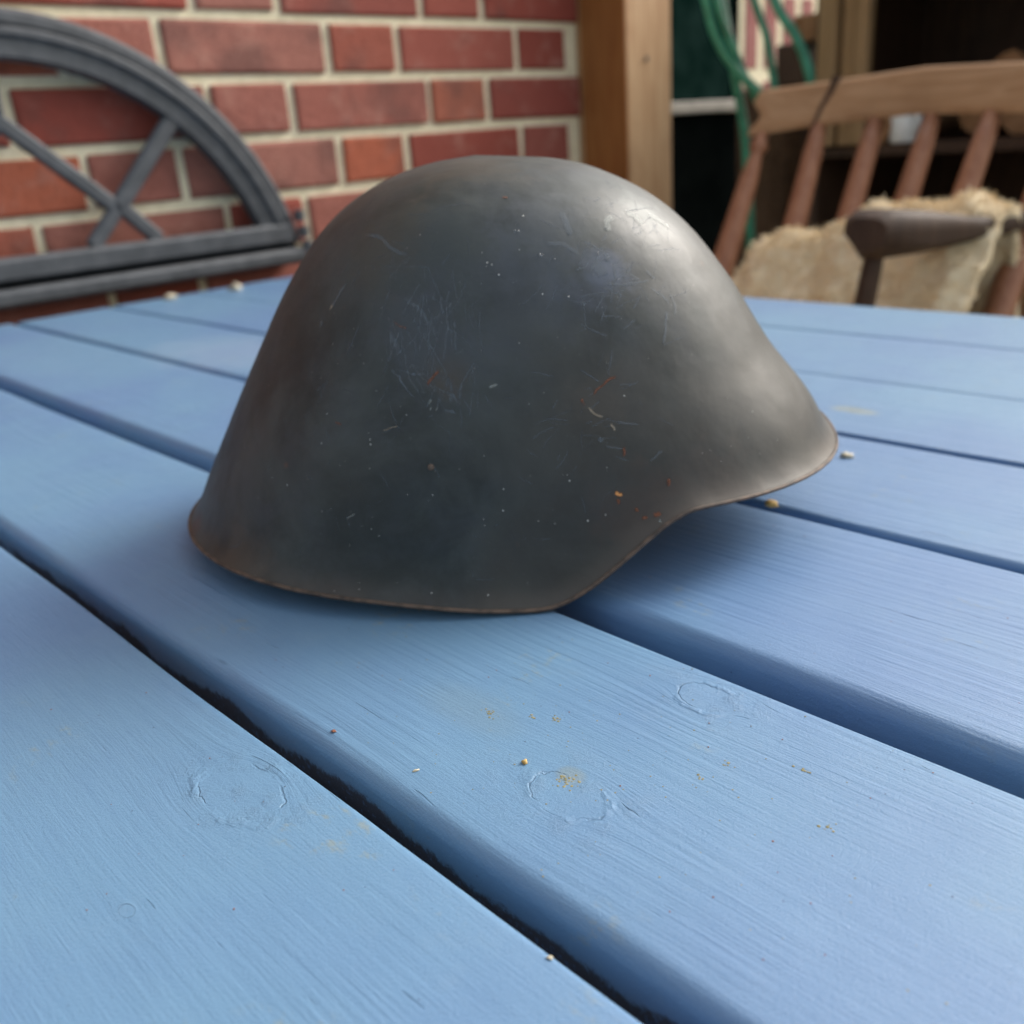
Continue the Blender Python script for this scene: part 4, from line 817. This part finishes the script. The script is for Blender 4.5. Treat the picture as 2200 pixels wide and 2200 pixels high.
o = mesh('wool', tv, tf, M['fleece'], skin); o['kind'] = 'stuff'

# white mug on the log store's middle shelf
mug = thing('white_mug', 'small white enamel mug on the log store shelf behind the chair', 'mug', (2.262, 1.055, .8405))
mb = MB(); prof = [(.0, .0), (.030, .0), (.034, .004), (.035, .072), (.033, .073), (.031, .010), (.0, .010)]; n = 20; vs = []
for (r, z) in prof:
    for q in range(n): a = 2 * math.pi * q / n; vs.append((2.262 + r * math.cos(a), 1.055 + r * math.sin(a), .8405 + z))
fs = [(i * n + q, i * n + (q + 1) % n, (i + 1) * n + (q + 1) % n, (i + 1) * n + q) for i in range(len(prof) - 1) for q in range(n)]
mb.add(vs, fs); mb.build('cup', M['white'], mug, True)
mb = MB(); mb.tube(spline([(2.24, 1.031, .900), (2.228, 1.015, .897), (2.226, 1.011, .877), (2.24, 1.029, .857)], 6), .0035, 8); mb.build('handle', M['white'], mug, True)

# ---------------------------------------------------------------- crumbs on the table
def crumb(x, y, m, r, label, flat=.5, name='crumb', elong=1.0, seed=0, ang=0):
    rc = random.Random(seed); bm = bmesh.new(); bmesh.ops.create_icosphere(bm, subdivisions=2, radius=1)
    for v in bm.verts:
        k_ = 1 + noise.noise(v.co * 1.7 + Vector((seed * 3.1, 0, 0))) * .9; v.co = Vector((v.co.x * r * k_, v.co.y * r * k_ * elong, max(v.co.z, -.6) * r * flat * k_ + r * flat * .55))
    me = bpy.data.meshes.new(name); bm.to_mesh(me); bm.free(); me.materials.append(m); me.polygons.foreach_set('use_smooth', [True] * len(me.polygons))
    o = bpy.data.objects.new(name, me); link(o); o.location = (x, y, ZT + .0002); o.rotation_euler = (0, 0, ang)
    if label: tag(o, label, 'crumb')
    return o
crumb(.3545, .2143, M['crumb_gold'], .0023, 'golden crumb lying by the plank gap under the helmet visor', .7, seed=1, elong=1.2, ang=.8)
crumb(.4335, .2200, M['crumb_pale'], .0022, 'whitish crumb on blue plank just right of the visor tip', .6, seed=2, elong=1.5, ang=.7)
crumb(.1488, .1647, M['crumb_gold'], .0009, 'golden yellow crumb on the front plank, nearer the camera than the helmet', .7, seed=3)
crumb(.622, 1.185, M['crumb_pale'], .0085, 'beige crumb on the far end of the table below the iron frame', .6, seed=4)
crumb(.540, 1.205, M['crumb_pale'], .0080, 'beige crumb at the table end, left of its larger twin', .5, seed=5, elong=1.2)
crumb(.1265, .1853, M['crumb_pale'], .00045, 'tiny pale splinter lying on the front plank', .4, seed=6, elong=2.4, ang=1.2)
crumb(.1222, .2194, M['crumb_rust'], .0006, 'tiny rust red flake on the front plank beside the dark gap', .4, seed=7, elong=1.6)
crumb(.1045, .1125, M['crumb_pale'], .0005, 'tiny pale flake on the edge of the lower left plank', .5, seed=8, elong=1.4)
rc = random.Random(9); mb = MB()
for q in range(110):
    x = rc.uniform(.03, .35); y = rc.uniform(.03, .32)
    if any(abs(x - g) < .012 for g in (.1115, .2305)): continue
    blob(mb, Vector((x, y, ZT + .0002)), Vector((0, 0, 1)), rc.uniform(.00012, .0003), .6)
o = mb.build('dust_specks', M['crumb_rust']); o['kind'] = 'stuff'
mb = MB()
for cx, cy, s_, n_ in ((.1505, .1502, .0030, 26), (.1596, .1905, .0022, 14), (.170, .1737, .0018, 9), (.1660, .1790, .0010, 4), (.1794, .0898, .0015, 8), (.1845, .1226, .0015, 6), (.175, .125, .0012, 5), (.513, .258, .006, 24), (.195, .105, .0015, 6)):
    for q in range(n_): blob(mb, Vector((cx + rc.gauss(0, s_ * .5), cy + rc.gauss(0, s_ * .8), ZT + .0001)), Vector((0, 0, 1)), rc.uniform(.0002, .0005), .3)
for q in range(160):
    x = rc.gauss(.165, .028); y = rc.gauss(.165, .06)
    if .119 < x < .219: blob(mb, Vector((x, y, ZT + .0001)), Vector((0, 0, 1)), rc.uniform(.00012, .00032), .3)
o = mb.build('lichen_flakes', M['lichen']); o['kind'] = 'stuff'

# thread caught in the gap
th_ = MB(); th_.tube(spline([(.1175, .3585, .7445), (.1190, .354, .7455), (.1185, .349, .7440), (.1170, .346, .742)], 6), .00035, 6)
o = th_.build('dry_grass_blade', M['crumb_pale'], None, True); tag(o, 'short dry grass blade caught in the gap at the left', 'grass blade')
